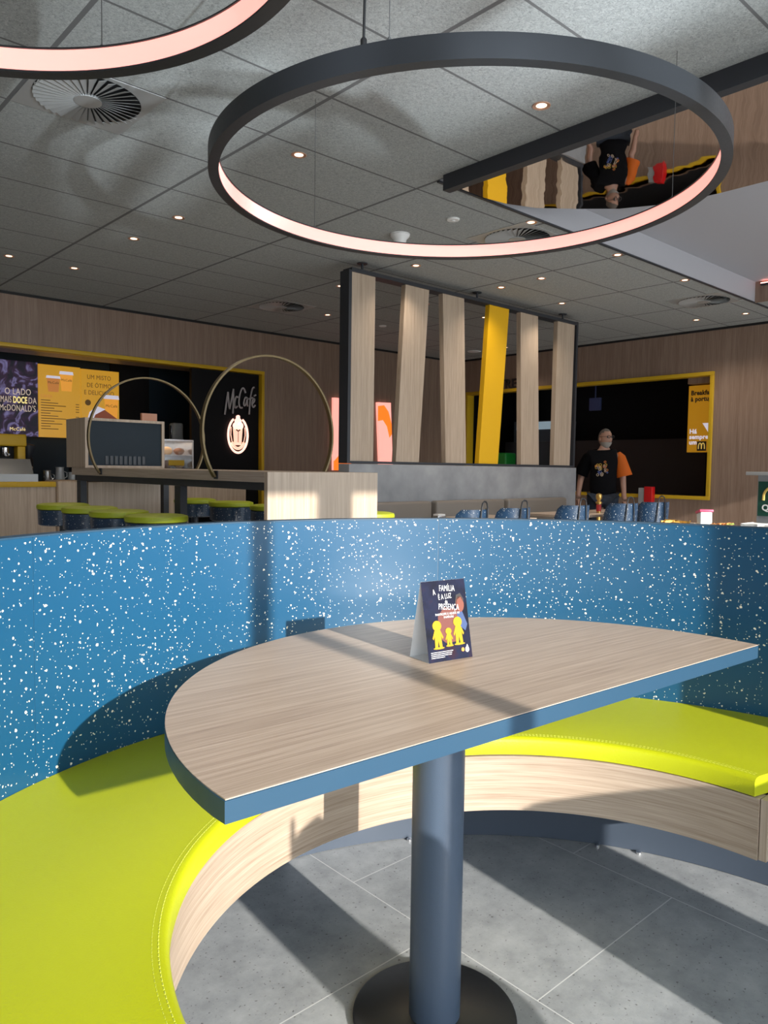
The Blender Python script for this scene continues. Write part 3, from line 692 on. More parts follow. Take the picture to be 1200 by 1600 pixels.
# ------------------------------------------------------------------ wooden high bar, hoops, station box
bar = thing('high_bar_table', 'long oak high bar table with dark frame and solid end panel behind the booth', 'table', (2.72, 5.0, 0))
BX0, BX1, BY0, BY1, BZ = 2.32, 3.13, 3.5, 6.42, 1.192
bm = B(); box(bm, BX0, BX1, BY0+.036, BY1, BZ-.06, BZ, .002); obj('bar_top', bm, M['slab_wood'], bar, world=True, smooth=False)
bm = B(); box(bm, BX0, BX1, BY0, BY0+.034, 0, BZ, .002); obj('end_panel', bm, M['panel_wood'], bar, world=True, smooth=False)
for xx in (BX0+.02, BX1-.06):
    bm = B(); box(bm, xx, xx+.04, BY0+.04, BY1-.02, BZ-.105, BZ-.061); obj('side_rail', bm, M['frame_dark'], bar, world=True, smooth=False)
    for yy in (4.55, 6.28):
        bm = B(); box(bm, xx, xx+.05, yy, yy+.08, 0, BZ-.106); obj('leg', bm, M['frame_dark'], bar, world=True, smooth=False)
bm = B(); box(bm, BX0+.09, BX1-.08, 6.30, 6.33, .1, BZ-.12); obj('modesty_panel', bm, M['panel_wood'], bar, world=True, smooth=False)
def hoop(y, label, col):
    t_ = thing('metal_hoop', label, 'hoop', (2.71, y, BZ), group='hoops across the high bar')
    zc = .235; R = .488; a = math.asin(min(1, (zc+.035)/R)) if False else None
    bm = B(); st = math.asin(zc/R)
    a0 = pi+st+.03; pts = []
    n = 90
    # from the near side of the slab, over the top, down to the far side
    aa, bb = -st+.0, pi+st+.09
    for k in range(n+1):
        q = aa+(bb-aa)*k/n; pts.append((R*cos(q), 0, zc+R*sin(q)))
    ring = []
    for (x, _, z) in pts:
        l = hypot(x, z-zc); nx, nz = x/l, (z-zc)/l
        ring.append([bm.verts.new((x+nx*s*.006, yy, z+nz*s*.006)) for s, yy in ((-1, -.016), (1, -.016), (1, .016), (-1, .016))])
    for a_, b_ in zip(ring, ring[1:]):
        for j in range(4): bm.faces.new((a_[j], a_[(j+1) % 4], b_[(j+1) % 4], b_[j]))
    bm.faces.new(ring[0]); bm.faces.new(ring[-1][::-1])
    obj('hoop_band', bm, M[col], t_, ang=60)
    bm = B(); box(bm, BX0-2.71-.008, BX0-2.71-.001, -.02, .02, -.05, .0); obj('side_bracket', bm, M['frame_dark'], t_, smooth=False)
    return t_
M['bronze'] = flat('bronze painted metal', (.15, .105, .045), .4, metal=.5)
hoop(4.05, 'large bronze hoop over the high bar, the nearer one before the neon sign', 'bronze')
hoop(5.80, 'large bronze hoop over the high bar, the farther one before the station box', 'bronze')
st = thing('station_cabinet', 'oak box cabinet with dark grey front standing on the far end of the bar', 'cabinet', (2.70, 6.3, BZ))
bm = B()
SX0, SX1, SYA, SYB, SZ1 = 2.35, 3.04, 6.20, 6.62, 1.60
box(bm, SX0, SX0+.025, SYA, SYB, BZ+.001, SZ1); box(bm, SX1-.025, SX1, SYA, SYB, BZ+.001, SZ1); box(bm, SX0+.025, SX1-.025, SYA, SYB, SZ1-.022, SZ1); box(bm, SX0+.025, SX1-.025, SYA, SYB, BZ+.001, BZ+.02)
obj('carcass', bm, M['panel_wood'], st, world=True, smooth=False)
bm = B(); box(bm, SX0+.025, SX1-.025, SYA+.015, SYA+.03, BZ+.02, SZ1-.022); obj('front_panel', bm, M['navy'], st, world=True, smooth=False)
bm = B()
for k in range(9): box(bm, SX0+.17+k*.04, SX0+.195+k*.04, SYA+.008, SYA+.0145, BZ+.03, BZ+.10)
obj('cutlery_slots', bm, M['black'], st, world=True, smooth=False)
bm = B(); box(bm, 2.88, 3.02, 6.3, 6.33, SZ1+.001, SZ1+.07)
tag(obj('small_sign_board', bm, flat('copper tinted board', (.45, .20, .11), .4), None, smooth=False), 'small copper coloured board standing on top of the station cabinet', 'sign')
# stools
def stool(label):
    t_ = thing('drum_stool', label, 'stool', group='green topped stools at the high bar')
    bm = B(); lathe(bm, [(.172, .878), (.185, .884), (.188, .90), (.184, .915), (.16, .922), (0.001, .924)], n=40); obj('seat_cushion', bm, M['lime_dark'], t_)
    bm = B(); lathe(bm, [(.16, .76), (.176, .768), (.180, .877)], n=40); obj('seat_drum', bm, M['terrazzo_dark'], t_)
    bm = B(); lathe(bm, [(.03, .014), (.03, .76)], n=20); obj('post', bm, M['frame_dark'], t_)
    bm = B(); lathe(bm, [(.19, 0), (.19, .008), (.04, .016)], n=40); obj('foot_plate', bm, M['frame_dark'], t_)
    return t_
s0 = stool('green topped drum stool, farthest left of the near row'); s0.location = (2.05, 5.85, 0)
for (x, y), lb in (((2.05, 5.33), 'green topped drum stool, second from the left of the near row'), ((2.05, 4.83), 'green topped drum stool, third from the left of the near row'), ((2.05, 4.29), 'green topped drum stool, nearest of the row in front of the bar'),
                   ((3.36, 6.25), 'green topped drum stool behind the bar, farthest, half hidden by the leg'), ((3.36, 5.62), 'green topped drum stool seen behind the bar between leg and end panel'), ((3.36, 4.98), 'green topped drum stool behind the bar touching the end panel'),
                   ((3.36, 3.86), 'green topped drum stool peeking out right of the bar end panel')):
    dup(s0, (x, y, 0), 0, lb)

# ------------------------------------------------------------------ cafe zone
bm = B(); box(bm, OL0+.05, 3.06, 8.98, 9.16, 0, .955); cc = thing('service_counter', 'long oak fronted service counter with yellow edge at far left', 'counter', (1, 9.2, 0))
obj('counter_front', bm, M['panel_wood'], cc, world=True, smooth=False)
bm = B(); box(bm, OL0+.05, 3.06, 8.96, 9.17, .956, 1.015, .004); obj('yellow_edge', bm, M['yellow'], cc, world=True)
bm = B(); box(bm, OL0+.05, 3.06, 9.171, 9.9, .956, 1.0); obj('worktop', bm, M['matte_black'], cc, world=True, smooth=False)
bm = B(); pts = [(3.07+.0, 9.0)]; box(bm, 3.065, 3.42, 8.93, 9.4, 0, 1.03, .03)
tag(obj('rounded_counter_end', bm, M['panel_wood'], None), 'oak block with rounded corners closing the service counter', 'counter')
bm = B(); box(bm, 3.07, 3.95, 9.42, 9.95, 0, 1.0); tag(obj('back_counter', bm, M['matte_black'], None, smooth=False), 'black back counter with jugs between coffee machine and station cabinet', 'counter')
# counter block behind the bar with niche
pc = thing('pastry_counter', 'pale oak cabinet with open niche carrying the pastry case', 'counter', (4.6, 8.2, 0))
bm = B(); box(bm, 4.18, 5.30, 8.5, 9.0, .72, .98); box(bm, 4.18, 4.48, 8.5, 9.0, 0, .72); obj('cabinet_body', bm, M['panel_wood'], pc, world=True, smooth=False)
bm = B(); box(bm, 4.18, 5.30, 8.49, 9.0, .981, 1.06); obj('tray_shelf', bm, M['frame_dark'], pc, world=True, smooth=False)
bm = B(); box(bm, 4.25, 4.95, 8.55, 8.95, 1.061, 1.10, .01)
tag(obj('serving_tray', bm, flat('salmon tray', (.55, .28, .22), .5), None), 'salmon pink tray stack on the oak cabinet seen under the bar top', 'tray')
# pastry display
pd = thing('pastry_display_case', 'glass topped display case full of pastries behind the bar', 'display case', (4.7, 9.4, 0))
bm = B(); box(bm, 4.15, 4.92, 9.19, 9.75, 0, 1.18); obj('case_base', bm, M['navy'], pd, world=True, smooth=False)
bm = B(); box(bm, 4.15, 4.92, 9.19, 9.75, 1.54, 1.56); box(bm, 4.15, 4.17, 9.19, 9.75, 1.18, 1.54); box(bm, 4.90, 4.92, 9.19, 9.75, 1.18, 1.54); box(bm, 4.17, 4.90, 9.73, 9.75, 1.18, 1.54); box(bm, 4.17, 4.90, 9.24, 9.7, 1.35, 1.36)
obj('case_frame', bm, M['steel'], pd, world=True, smooth=False)
mg, tg, bgl = nt('clear display glass'); bgl.inputs['Base Color'].default_value = (.9, .95, .95, 1); bgl.inputs['Alpha'].default_value = .12; bgl.inputs['Roughness'].default_value = .05
ng = N(tg, 'ShaderNodeTexNoise'); ng.inputs['Scale'].default_value = 2; M['glass'] = mg
bm = B(); box(bm, 4.17, 4.90, 9.195, 9.20, 1.18, 1.54); obj('glass_pane', bm, M['glass'], pd, world=True, smooth=False)
lamp('display_case_lamp', 'AREA', (4.55, 9.45, 1.53), 1.6, (1, .8, .6), None, size=.5)
pas = [flat('golden pastry', (.55, .25, .06), .6), flat('brown pastry', (.28, .10, .03), .6), flat('pale pastry', (.70, .45, .22), .6)]
i = 0
for zz in (1.185, 1.362):
    for k in range(4):
        bm = B(); bmesh.ops.create_icosphere(bm, subdivisions=2, radius=.07)
        for v in bm.verts: v.co = Vector((v.co.x*1.1+4.27+k*.175, v.co.y*.9+9.36, (v.co.z*(.62+.1*(k % 3))+.05 if v.co.z > -.05 else 0)*1+zz))
        o = obj('pastry', bm, pas[(k+i) % 3]); i += 1
        tag(o, ['golden', 'brown', 'pale'][(k+i-1) % 3]+' round pastry on the '+('lower' if zz < 1.3 else 'upper')+' shelf of the display case', 'pastry', 'pastries in the display case on the %s shelf, %s ones' % ('lower' if zz < 1.3 else 'upper', ['golden', 'brown', 'pale'][(k+i-1) % 3]))
for xx, lb in ((4.24, 'left'), (4.56, 'right')):
    t_ = thing('price_tag', 'small yellow price tag on the pastry case, %s one' % lb, 'price tag', (xx, 9.185, 1.24))
    bm = B(); box(bm, xx, xx+.22, 9.18, 9.19, 1.22, 1.29); obj('tag_plate', bm, M['yellow'], t_, world=True, smooth=False)
# white dispenser on the back wall
t_ = thing('towel_dispenser', 'white paper towel dispenser on the dark cafe wall', 'dispenser', (5.35, 10.6, 1.6))
bm = B(); box(bm, 5.32, 5.49, 10.55, 10.715, 1.58, 1.86, .03); obj('dispenser_body', bm, M['white'], t_, world=True)
bm = B(); box(bm, 5.295, 5.31, 10.57, 10.63, 1.62, 1.82, .005); obj('lever', bm, M['steel'], t_, world=True)
# screens
M['scr_yellow'] = flat('amber menu screen', (.3, .18, .01), .3, emit=(.75, .36, .02), estr=.55)
M['scr_text'] = flat('dark screen text', (.10, .05, .01), .5, emit=(.12, .06, .01), estr=.4)
M['scr_cup'] = flat('screen cup brown', (.4, .16, .04), .4, emit=(.62, .22, .04), estr=.55)
M['scr_cup2'] = flat('screen cup amber', (.4, .2, .04), .4, emit=(.85, .34, .03), estr=.7)
M['scr_white'] = flat('screen white', (.6, .6, .6), .4, emit=(.72, .68, .85), estr=.55)
M['scr_choc'] = flat('screen chocolate', (.15, .05, .03), .4, emit=(.22, .05, .02), estr=.6)
ms, ts, bs = nt('dark photo screen')
tcs = N(ts, 'ShaderNodeTexCoord'); ns = N(ts, 'ShaderNodeTexNoise'); ns.inputs['Scale'].default_value = 4.5; ns.inputs['Detail'].default_value = 5; ns.inputs['Distortion'].default_value = 2
L(ts, tcs.outputs['Object'], ns.inputs['Vector'])
rs = ramp(ts, [(.40, (.004, .003, .01)), (.52, (.05, .012, .05)), (.60, (.30, .26, .55)), (.72, (.03, .006, .02))]); L(ts, ns.outputs['Fac'], rs.inputs['Fac'])
L(ts, rs.outputs['Color'], bs.inputs['Emission Color']); bs.inputs['Emission Strength'].default_value = .45; bs.inputs['Base Color'].default_value = (.01, .01, .02, 1); M['scr_photo'] = ms
SY = 10.40
M['scr_dim'] = flat('dim blue order screen', (.02, .03, .06), .4, emit=(.04, .05, .14), estr=.12)
def screen(x0, x1, z0, z1, mat, label, y=SY):
    t_ = thing('menu_screen', label, 'screen', ((x0+x1)/2, y, z0))
    bm = B(); box(bm, x0, x1, y, y+.05, z0, z1); obj('display', bm, mat, t_, world=True, smooth=False)
    bm = B(); box(bm, x0+.1, x1-.1, y+.05, 10.70, z0+.3, z1-.3); obj('wall_bracket', bm, M['matte_black'], t_, world=True, smooth=False)
    return t_
s1_ = screen(2.15, 3.335, 1.57, 2.53, M['scr_photo'], 'dark photo screen with thin lettering at the left picture edge')
s2_ = screen(3.345, 3.885, 1.57, 2.52, M['scr_yellow'], 'amber menu screen showing two paper cups above a price list')
s3_ = screen(3.895, 4.42, 1.57, 2.51, M['scr_yellow'], 'amber menu screen with a cup and cake, right of the price list screen')
def wtext(par, s, x, z, size, mat, y=SY-.003, bold=0, align='CENTER', sx=1, shear=0):
    return text('lettering', s, size, mat, par, wmat(par).inverted() @ plane_M((x, y, z), (1, 0, 0), (0, 0, 1)), .001, bold, align, sx, shear)
M['scr_letter'] = flat('pale screen lettering', (.5, .4, .3), .4, emit=(.60, .48, .38), estr=.6)
M['scr_letter_y'] = flat('yellow screen lettering', (.6, .5, .2), .4, emit=(.85, .66, .25), estr=.9)
wtext(s1_, 'O LADO', 3.09, 2.10, .115, M['scr_letter'], sx=.7); wtext(s1_, 'MAIS', 2.945, 1.995, .115, M['scr_letter'], sx=.52)
wtext(s1_, 'DOCE', 3.115, 1.995, .115, M['scr_letter_y'], sx=.52, bold=.004); wtext(s1_, 'DA', 3.265, 1.995, .115, M['scr_letter'], sx=.62)
wtext(s1_, "McDONALD'S", 3.085, 1.89, .115, M['scr_letter'], sx=.60); wtext(s1_, 'McCafé', 3.08, 1.64, .06, M['scr_letter_y'])
wtext(s3_, 'UM MISTO', 4.14, 2.38, .085, M['scr_text'], sx=.8); wtext(s3_, 'DE ÓTIMO', 4.14, 2.27, .085, M['scr_text'], sx=.8); wtext(s3_, 'E DELICIOSO', 4.14, 2.17, .085, M['scr_text'], sx=.8)
def cup(par, x, z, w_, h, col, y=SY-.004):
    bm = B(); prism(bm, [(x-w_*.38, z), (x+w_*.38, z), (x+w_*.5, z+h*.86), (x-w_*.5, z+h*.86)], y, y+.003, axis='y'); obj('printed_cup', bm, col, par, world=True, smooth=False)
    bm = B(); prism(bm, [(x-w_*.55, z+h*.84), (x+w_*.55, z+h*.84), (x+w_*.5, z+h), (x-w_*.5, z+h)], y-.002, y+.003, axis='y'); obj('printed_lid', bm, M['scr_white'], par, world=True, smooth=False)
    wtext(par, 'McCafé', x, z+h*.5, w_*.26, M['scr_text'], y=y-.003)
cup(s2_, 3.53, 2.17, .17, .21, M['scr_cup']); cup(s2_, 3.70, 2.19, .17, .26, M['scr_cup2'])
wtext(s2_, 'CAFÉS', 3.44, 2.09, .05, M['scr_cup'])
bm = B()
for k in range(12):
    wl = .12+.20*((k*7) % 5)/4; z = 2.05-.034*k
    box(bm, 3.37, 3.37+wl, SY-.003, SY-.001, z, z+.010)
obj('product_rows', bm, M['scr_text'], s2_, world=True, smooth=False)
bm = B()
for k in range(12):
    if k % 5: box(bm, 3.82, 3.865, SY-.003, SY-.001, 2.05-.034*k, 2.06-.034*k)
obj('price_column', bm, M['scr_text'], s2_, world=True, smooth=False)
cup(s3_, 4.31, 1.85, .20, .33, M['scr_cup2'])
bm = B(); prism(bm, [(3.97, 1.76), (4.38, 1.76), (4.40, 1.85), (4.20, 1.98), (4.02, 1.88)], SY-.010, SY-.008, axis='y'); obj('printed_cake', bm, M['scr_choc'], s3_, world=True, smooth=False)
bm = B(); prism(bm, [(3.92, 1.75), (4.02, 1.76), (4.08, 1.90), (4.22, 1.98), (4.10, 2.02), (4.0, 1.93), (3.97, 1.83)], SY-.013, SY-.011, axis='y'); obj('printed_cream', bm, M['scr_white'], s3_, world=True, smooth=False)
bm = B(); prism(bm, [(3.985+.04*cos(2*pi*k/24), 2.06+.04*sin(2*pi*k/24)) for k in range(24)], SY-.004, SY-.002, axis='y'); obj('round_badge', bm, M['scr_text'], s3_, world=True, smooth=False)
# coffee machine, steel warmer, grinders, jug
cm = thing('coffee_machine', 'yellow and steel espresso machine on the service counter', 'coffee machine', (2.75, 9.55, 1.0))
bm = B(); box(bm, 2.05, 2.90, 9.45, 9.85, 1.42, 1.56, .015); obj('top_housing', bm, M['yellow'], cm, world=True)
bm = B(); box(bm, 2.05, 2.88, 9.62, 9.85, 1.08, 1.42); obj('rear_body', bm, M['matte_black'], cm, world=True, smooth=False)
bm = B(); box(bm, 2.80, 2.89, 9.47, 9.62, 1.06, 1.42, .01); obj('side_column', bm, M['yellow'], cm, world=True)
bm = B(); box(bm, 2.05, 2.90, 9.42, 9.85, 1.001, 1.08, .01); obj('drip_tray', bm, M['steel'], cm, world=True)
bm = B(); box(bm, 2.45, 2.58, 9.44, 9.449, 1.465, 1.52); obj('display', bm, M['matte_black'], cm, world=True, smooth=False)
for x in (2.50, 2.68):
    bm = B(); lathe(bm, [(.035, 1.30), (.04, 1.33), (.04, 1.40)], (x, 9.52), 20); tube(bm, [(x, 9.5, 1.34), (x, 9.38, 1.32)], .012, 8); obj('group_head', bm, M['chrome'], cm, world=True)
sw = thing('steel_food_warmer', 'low stainless steel warmer with sloping front on the counter at left edge', 'warmer', (2.7, 9.1, 1.015))
bm = B(); prism(bm, [(9.00, 1.10), (9.36, 1.10), (9.36, 1.26), (9.12, 1.27)], 1.9, 2.83, axis='x'); obj('sloping_hood', bm, M['steel'], sw, world=True, smooth=False)
bm = B(); box(bm, 1.9, 2.87, 8.98, 9.36, 1.016, 1.10); obj('base', bm, M['vent'], sw, world=True, smooth=False)
for k, (x, lb) in enumerate(((3.0, 'black coffee grinder beside the yellow espresso machine'), (3.55, 'black coffee grinder nearest the station cabinet'))):
    t_ = thing('coffee_grinder', lb, 'grinder', (x, 9.75, 1.001))
    bm = B(); lathe(bm, [(.055, 0), (.06, .02), (.06, .26), (.045, .3)], n=20); obj('grinder_body', bm, M['matte_black'], t_)
    bm = B(); lathe(bm, [(.04, .3), (.08, .42), (.08, .44), (.02, .46)], n=20); obj('bean_hopper', bm, M['frame_dark'], t_)
    bm = B(); tube(bm, [(0, -.05, .18), (0, -.12, .17)], .02, 10); obj('spout', bm, M['chrome'], t_)
for k, (x, h) in enumerate(((3.14, .12), (3.29, .16), (3.44, .10))):
    t_ = thing('milk_jug', ['small steel milk jug on the counter, left', 'tall grey jug in the middle of the counter', 'short grey jug at the right of the counter'][k], 'jug', (x, 9.5, 1.001), group=None)
    bm = B(); lathe(bm, [(.045, 0), (.055, .03), (.045, h), (.05, h+.02)], n=20, cap=False); lathe(bm, [(.045, 0), (.045, .001)], n=20); obj('jug_body', bm, M['steel'] if k == 0 else M['vent'], t_)
    bm = B(); tube(bm, [(.05, 0, h*.8), (.085, 0, h*.7), (.085, 0, h*.4), (.05, 0, h*.25)], .006, 6); obj('handle', bm, M['steel'] if k == 0 else M['vent'], t_)
# dark panel with neon sign
np_ = thing('sign_panel', 'glossy black panel carrying the cafe sign at the right of the cafe opening', 'panel', (5.4, 9.3, 0))
bm = B(); box(bm, 4.93, 5.98, 9.26, 9.32, 0, 2.52); obj('panel_board', bm, flat('gloss black panel', (.004, .004, .005), .4, spec=.15), np_, world=True, smooth=False)
NY = 9.25
sg = thing('script_sign', 'dim grey script lettering above the glowing cup sign', 'sign', (5.66, NY, 2.0))
# brush strokes in a 0..1 box (x right, y up)
K = [[(0.00, 0.0), (.05, .45), (.10, .78)], [(.10, .78), (.13, .30), (.15, .20)], [(.15, .20), (.22, .60), (.27, .90)], [(.27, .90), (.27, .40), (.25, .05)],
     [(.42, .62), (.36, .66), (.31, .50), (.30, .32), (.34, .24), (.40, .32)],
     [(.66, .80), (.60, .98), (.52, .92), (.46, .66), (.44, .42), (.48, .26), (.56, .28)],
     [(.72, .62), (.66, .66), (.61, .52), (.60, .38), (.64, .34), (.70, .50), (.72, .62), (.71, .40), (.74, .34)],
     [(.95, 1.02), (.89, 1.0), (.84, .80), (.80, .45), (.78, .06)], [(.76, .60), (.90, .66)],
     [(.88, .44), (.95, .52), (.96, .62), (.91, .62), (.87, .48), (.88, .34), (.93, .32), (.98, .40)], [(.93, .72), (1.0, .76)]]
bm = B()
for s_ in K:
    q = [(5.42+.50*a, NY-.012, 1.93+.40*b_) for a, b_ in s_]
    # smooth by subdivision
    for _ in range(2):
        nq = [q[0]]
        for u, v in zip(q, q[1:]): nq += [tuple(.75*u[i]+.25*v[i] for i in range(3)), tuple(.25*u[i]+.75*v[i] for i in range(3))]
        q = nq+[q[-1]]
    tube(bm, q, .0125, 8)
obj('script_lettering', bm, flat('grey sign lettering', (.42, .38, .38), .5), sg, world=True)
M['neon'] = flat('pink white neon', (1, .7, .6), .4, emit=(1, .52, .42), estr=1.7)
M['neon2'] = flat('warm glowing cream', (1, .75, .6), .4, emit=(1, .50, .36), estr=1.1)
ne = thing('neon_cup_sign', 'glowing pink oval neon sign with a milkshake glass inside', 'sign', (5.62, NY, 1.4))
cx, cz = 5.625, 1.655
bm = B(); q = [(cx+.155*cos(a), NY-.02, cz+.245*sin(a)) for a in [radians(118+304*k/60) for k in range(61)]]; tube(bm, q, .016, 8); obj('oval_tube', bm, M['neon'], ne, world=True)
bm = B(); prism(bm, [(cx-.055, cz-.14), (cx+.055, cz-.14), (cx+.075, cz+.10), (cx-.075, cz+.10)], NY-.02, NY-.008, axis='y'); obj('glass_shape', bm, M['neon2'], ne, world=True, smooth=False)
bm = B()
for (a, b_, r_) in ((-.035, .13, .045), (.03, .13, .05), (0, .19, .05), (.0, .25, .028)):
    prism(bm, [(cx+a+r_*cos(2*pi*k/20), cz+b_+r_*sin(2*pi*k/20)) for k in range(20)], NY-.024-.002*r_*100, NY-.010, axis='y')
obj('cream_shape', bm, M['neon'], ne, world=True, smooth=False)
bm = B(); q = [(cx+.10*cos(a), NY-.02, cz-.06+.125*sin(a)) for a in [radians(200+140*k/30) for k in range(31)]]; tube(bm, q, .022, 8); obj('saucer_shape', bm, M['neon2'], ne, world=True)
bm = B(); tube(bm, [(cx, NY-.025, cz-.10), (cx, NY-.025, cz+.06)], .004, 6); tube(bm, [(cx-.03, NY-.025, cz+.075), (cx, NY-.025, cz+.055), (cx+.03, NY-.025, cz+.075)], .009, 6)
obj('dark_lines', bm, M['ink_dark'], ne, world=True)
for sx in (-1, 1):
    bm = B(); tube(bm, [(cx+sx*.11, NY-.02, cz+.11), (cx+sx*.115, NY-.02, cz), (cx+sx*.09, NY-.02, cz-.11)], .006, 6); obj('side_tube', bm, M['neon2'], ne, world=True)

# light panels on the left wall
M['lp_pink'] = flat('pink backlit panel', (.9, .5, .45), .5, emit=(1, .40, .33), estr=1.05)
M['lp_orange'] = flat('orange backlit print', (.9, .3, .05), .5, emit=(1, .17, .012), estr=1.1)
def lp(q, label, ornament):
    t_ = thing('backlit_panel', label, 'light panel', (q[0][0], Y1-.05, q[0][1]))
    bm = B(); prism(bm, q, Y1-.05, Y1-.003, axis='y'); obj('panel_face', bm, M['lp_pink'], t_, world=True, smooth=False)
    bm = B(); prism(bm, ornament, Y1-.053, Y1-.0505, axis='y'); obj('orange_swoosh', bm, M['lp_orange'], t_, world=True, smooth=False)
lp([(7.27, 1.18), (7.62, 1.18), (7.60, 2.29), (7.26, 2.29)], 'tall pink backlit panel just left of the slat screen post', [(7.27, 1.18), (7.62, 1.18), (7.62, 1.55), (7.42, 1.52), (7.36, 1.40), (7.30, 1.34), (7.27, 1.32)])
lp([(8.23, 1.20), (8.52, 1.20), (8.45, 2.29), (8.16, 2.28)], 'leaning pink and orange backlit panel seen between first and second slat',
   [(8.17, 2.22), (8.30, 2.24), (8.40, 2.14), (8.47, 1.95), (8.48, 1.78), (8.43, 1.72), (8.37, 1.90), (8.28, 2.0), (8.17, 1.98)])

# ------------------------------------------------------------------ kitchen hatch contents
def xtext(par, s, y, z, size, mat, x, bold=0, align='LEFT', sx=1, ext=.001):
    return text('lettering', s, size, mat, par, wmat(par).inverted() @ plane_M((x, y, z), (0, -1, 0), (0, 0, 1)), ext, bold, align, sx)
en = thing('hatch_lettering', 'dark raised letters standing on the yellow hatch frame behind the yellow slat', 'sign', (X1-.02, 8.2, KT))
xtext(en, 'ENTREGAS', 8.50, KT+.012, .21, M['ink_dark'], X1-.02, bold=.004, ext=.01)
ps = thing('breakfast_poster_screen', 'amber screen with breakfast lettering hanging inside the hatch corner', 'screen', (X1+.22, 4.8, 1.5))
PX = X1+.20
bm = B(); box(bm, PX, PX+.04, 4.20, 5.01, 1.50, 2.42); obj('display', bm, flat('amber poster', (.25, .13, .01), .4, emit=(.62, .27, .008), estr=.4), ps, world=True, smooth=False)
xtext(ps, 'Breakfast', 4.975, 2.29, .088, M['ink_dark'], PX-.003, bold=.0035, sx=.9); xtext(ps, 'à portuguesa', 4.975, 2.205, .088, M['ink_dark'], PX-.003, bold=.0035, sx=.9)
xtext(ps, 'Há', 4.98, 1.76, .088, M['scr_white'], PX-.003, bold=.003); xtext(ps, 'sempre', 4.98, 1.685, .085, M['scr_white'], PX-.003, bold=.003); xtext(ps, 'um', 4.98, 1.61, .085, M['scr_white'], PX-.003, bold=.003)
bm = B(); prism(bm, [(4.80, 1.90), (4.70, 1.90), (4.70, 1.75)], PX-.004, PX-.001, axis='x'); obj('paper_corner', bm, M['scr_white'], ps, world=True, smooth=False)
bm = B(); box(bm, PX-.004, PX-.001, 4.735, 4.865, 1.52, 1.65); bd = obj('black_badge', bm, M['ink_dark'], ps, world=True, smooth=False)
def arches(bm, x, y0, z0, w_, h, r):
    for s in (0, 1):
        yy = y0-s*w_/2; q = []
        for k in range(17):
            a = pi*k/16; q.append((x, yy-w_/4+cos(a)*w_/4, z0+h*sin(a)**.65))
        tube(bm, q, r, 6)
bm = B(); arches(bm, PX-.008, 4.842, 1.545, .085, .08, .007); obj('arches_mark', bm, flat('yellow mark', (.6, .45, .15), .5, emit=(.7, .5, .12), estr=.5), ps, world=True)
for (y, z, w_, h, lb, c) in ((6.72, 2.32, .24, .12, 'small dim order screen with blue and yellow icons in the hatch', 'scr_photo'),):
    t_ = thing('order_screen', lb, 'screen', (X1+.7, y, z)); bm = B(); box(bm, X1+.7, X1+.74, y, y+.20, z-.12, z+.08); tube(bm, [(X1+.72, y+.10, z+.08), (X1+.72, y+.10, CZ-.001)], .01, 8); obj('display', bm, M['scr_dim'], t_, world=True, smooth=False)
kw = thing('kitchen_wall_cabinet', 'dark kitchen cabinet with a glowing window reflection deep in the hatch', 'cabinet', (11.6, 7.4, .9))
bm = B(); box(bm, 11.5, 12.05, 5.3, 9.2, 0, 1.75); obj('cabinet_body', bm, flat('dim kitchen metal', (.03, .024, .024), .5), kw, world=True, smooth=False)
bm = B(); box(bm, 11.47, 11.499, 8.05, 8.92, 1.97, 2.11); obj('reflection_strip', bm, flat('glowing window reflection', (.5, .6, .7), .5, emit=(.55, .75, .85), estr=.25), kw, world=True, smooth=False)  # bright window reflection put in as a glowing strip
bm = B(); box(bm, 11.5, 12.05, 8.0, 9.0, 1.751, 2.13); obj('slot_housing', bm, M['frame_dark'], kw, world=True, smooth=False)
t_ = thing('green_bin', 'bright green plastic bin seen just left of the yellow slat', 'bin', (10.6, 9.1, 1.2))
bm = B(); box(bm, 10.45, 10.75, 8.35, 8.9, .881, 1.52, .03); obj('bin_body', bm, flat('green plastic', (.01, .22, .03), .45), t_, world=True)
bm = B(); box(bm, X1+.181, 11.2, 3.91, 9.4, .80, .88); tag(obj('hatch_worktop', bm, M['frame_dark'], None, smooth=False), 'dark steel worktop running along inside the kitchen hatch', 'worktop')
# red box below the hatch
rb = thing('fire_call_box', 'red and white fire box on the right wall under the hatch frame', 'fire box', (X1-.1, 5.4, .8))
bm = B(); box(bm, X1-.12, X1-.031, 5.34, 5.46, .77, 1.01, .004); obj('red_housing', bm, flat('signal red', (.60, .01, .012), .4), rb, world=True)
bm = B(); box(bm, X1-.11, X1-.031, 5.465, 5.55, .77, .99); obj('white_side', bm, M['vent'], rb, world=True, smooth=False)

# brass post
bp_ = thing('brass_queue_post', 'shiny brass queue post between the navy chairs', 'post', (7.35, 4.56, 0))
bm = B(); lathe(bm, [(.022, .02), (.022, .86), (.035, .865), (.035, .88), (.018, .89), (.02, .90), (.032, .92), (.036, .945), (.030, .968), (.001, .98)], n=24); obj('post_tube', bm, M['gold'], bp_)
bm = B(); lathe(bm, [(.15, 0), (.15, .01), (.03, .03)], n=36); obj('base', bm, M['gold'], bp_)
bm = B(); lathe(bm, [(.027, .78), (.027, .855)], n=20); obj('collar', bm, flat('red rope collar', (.4, .02, .02), .5), bp_)

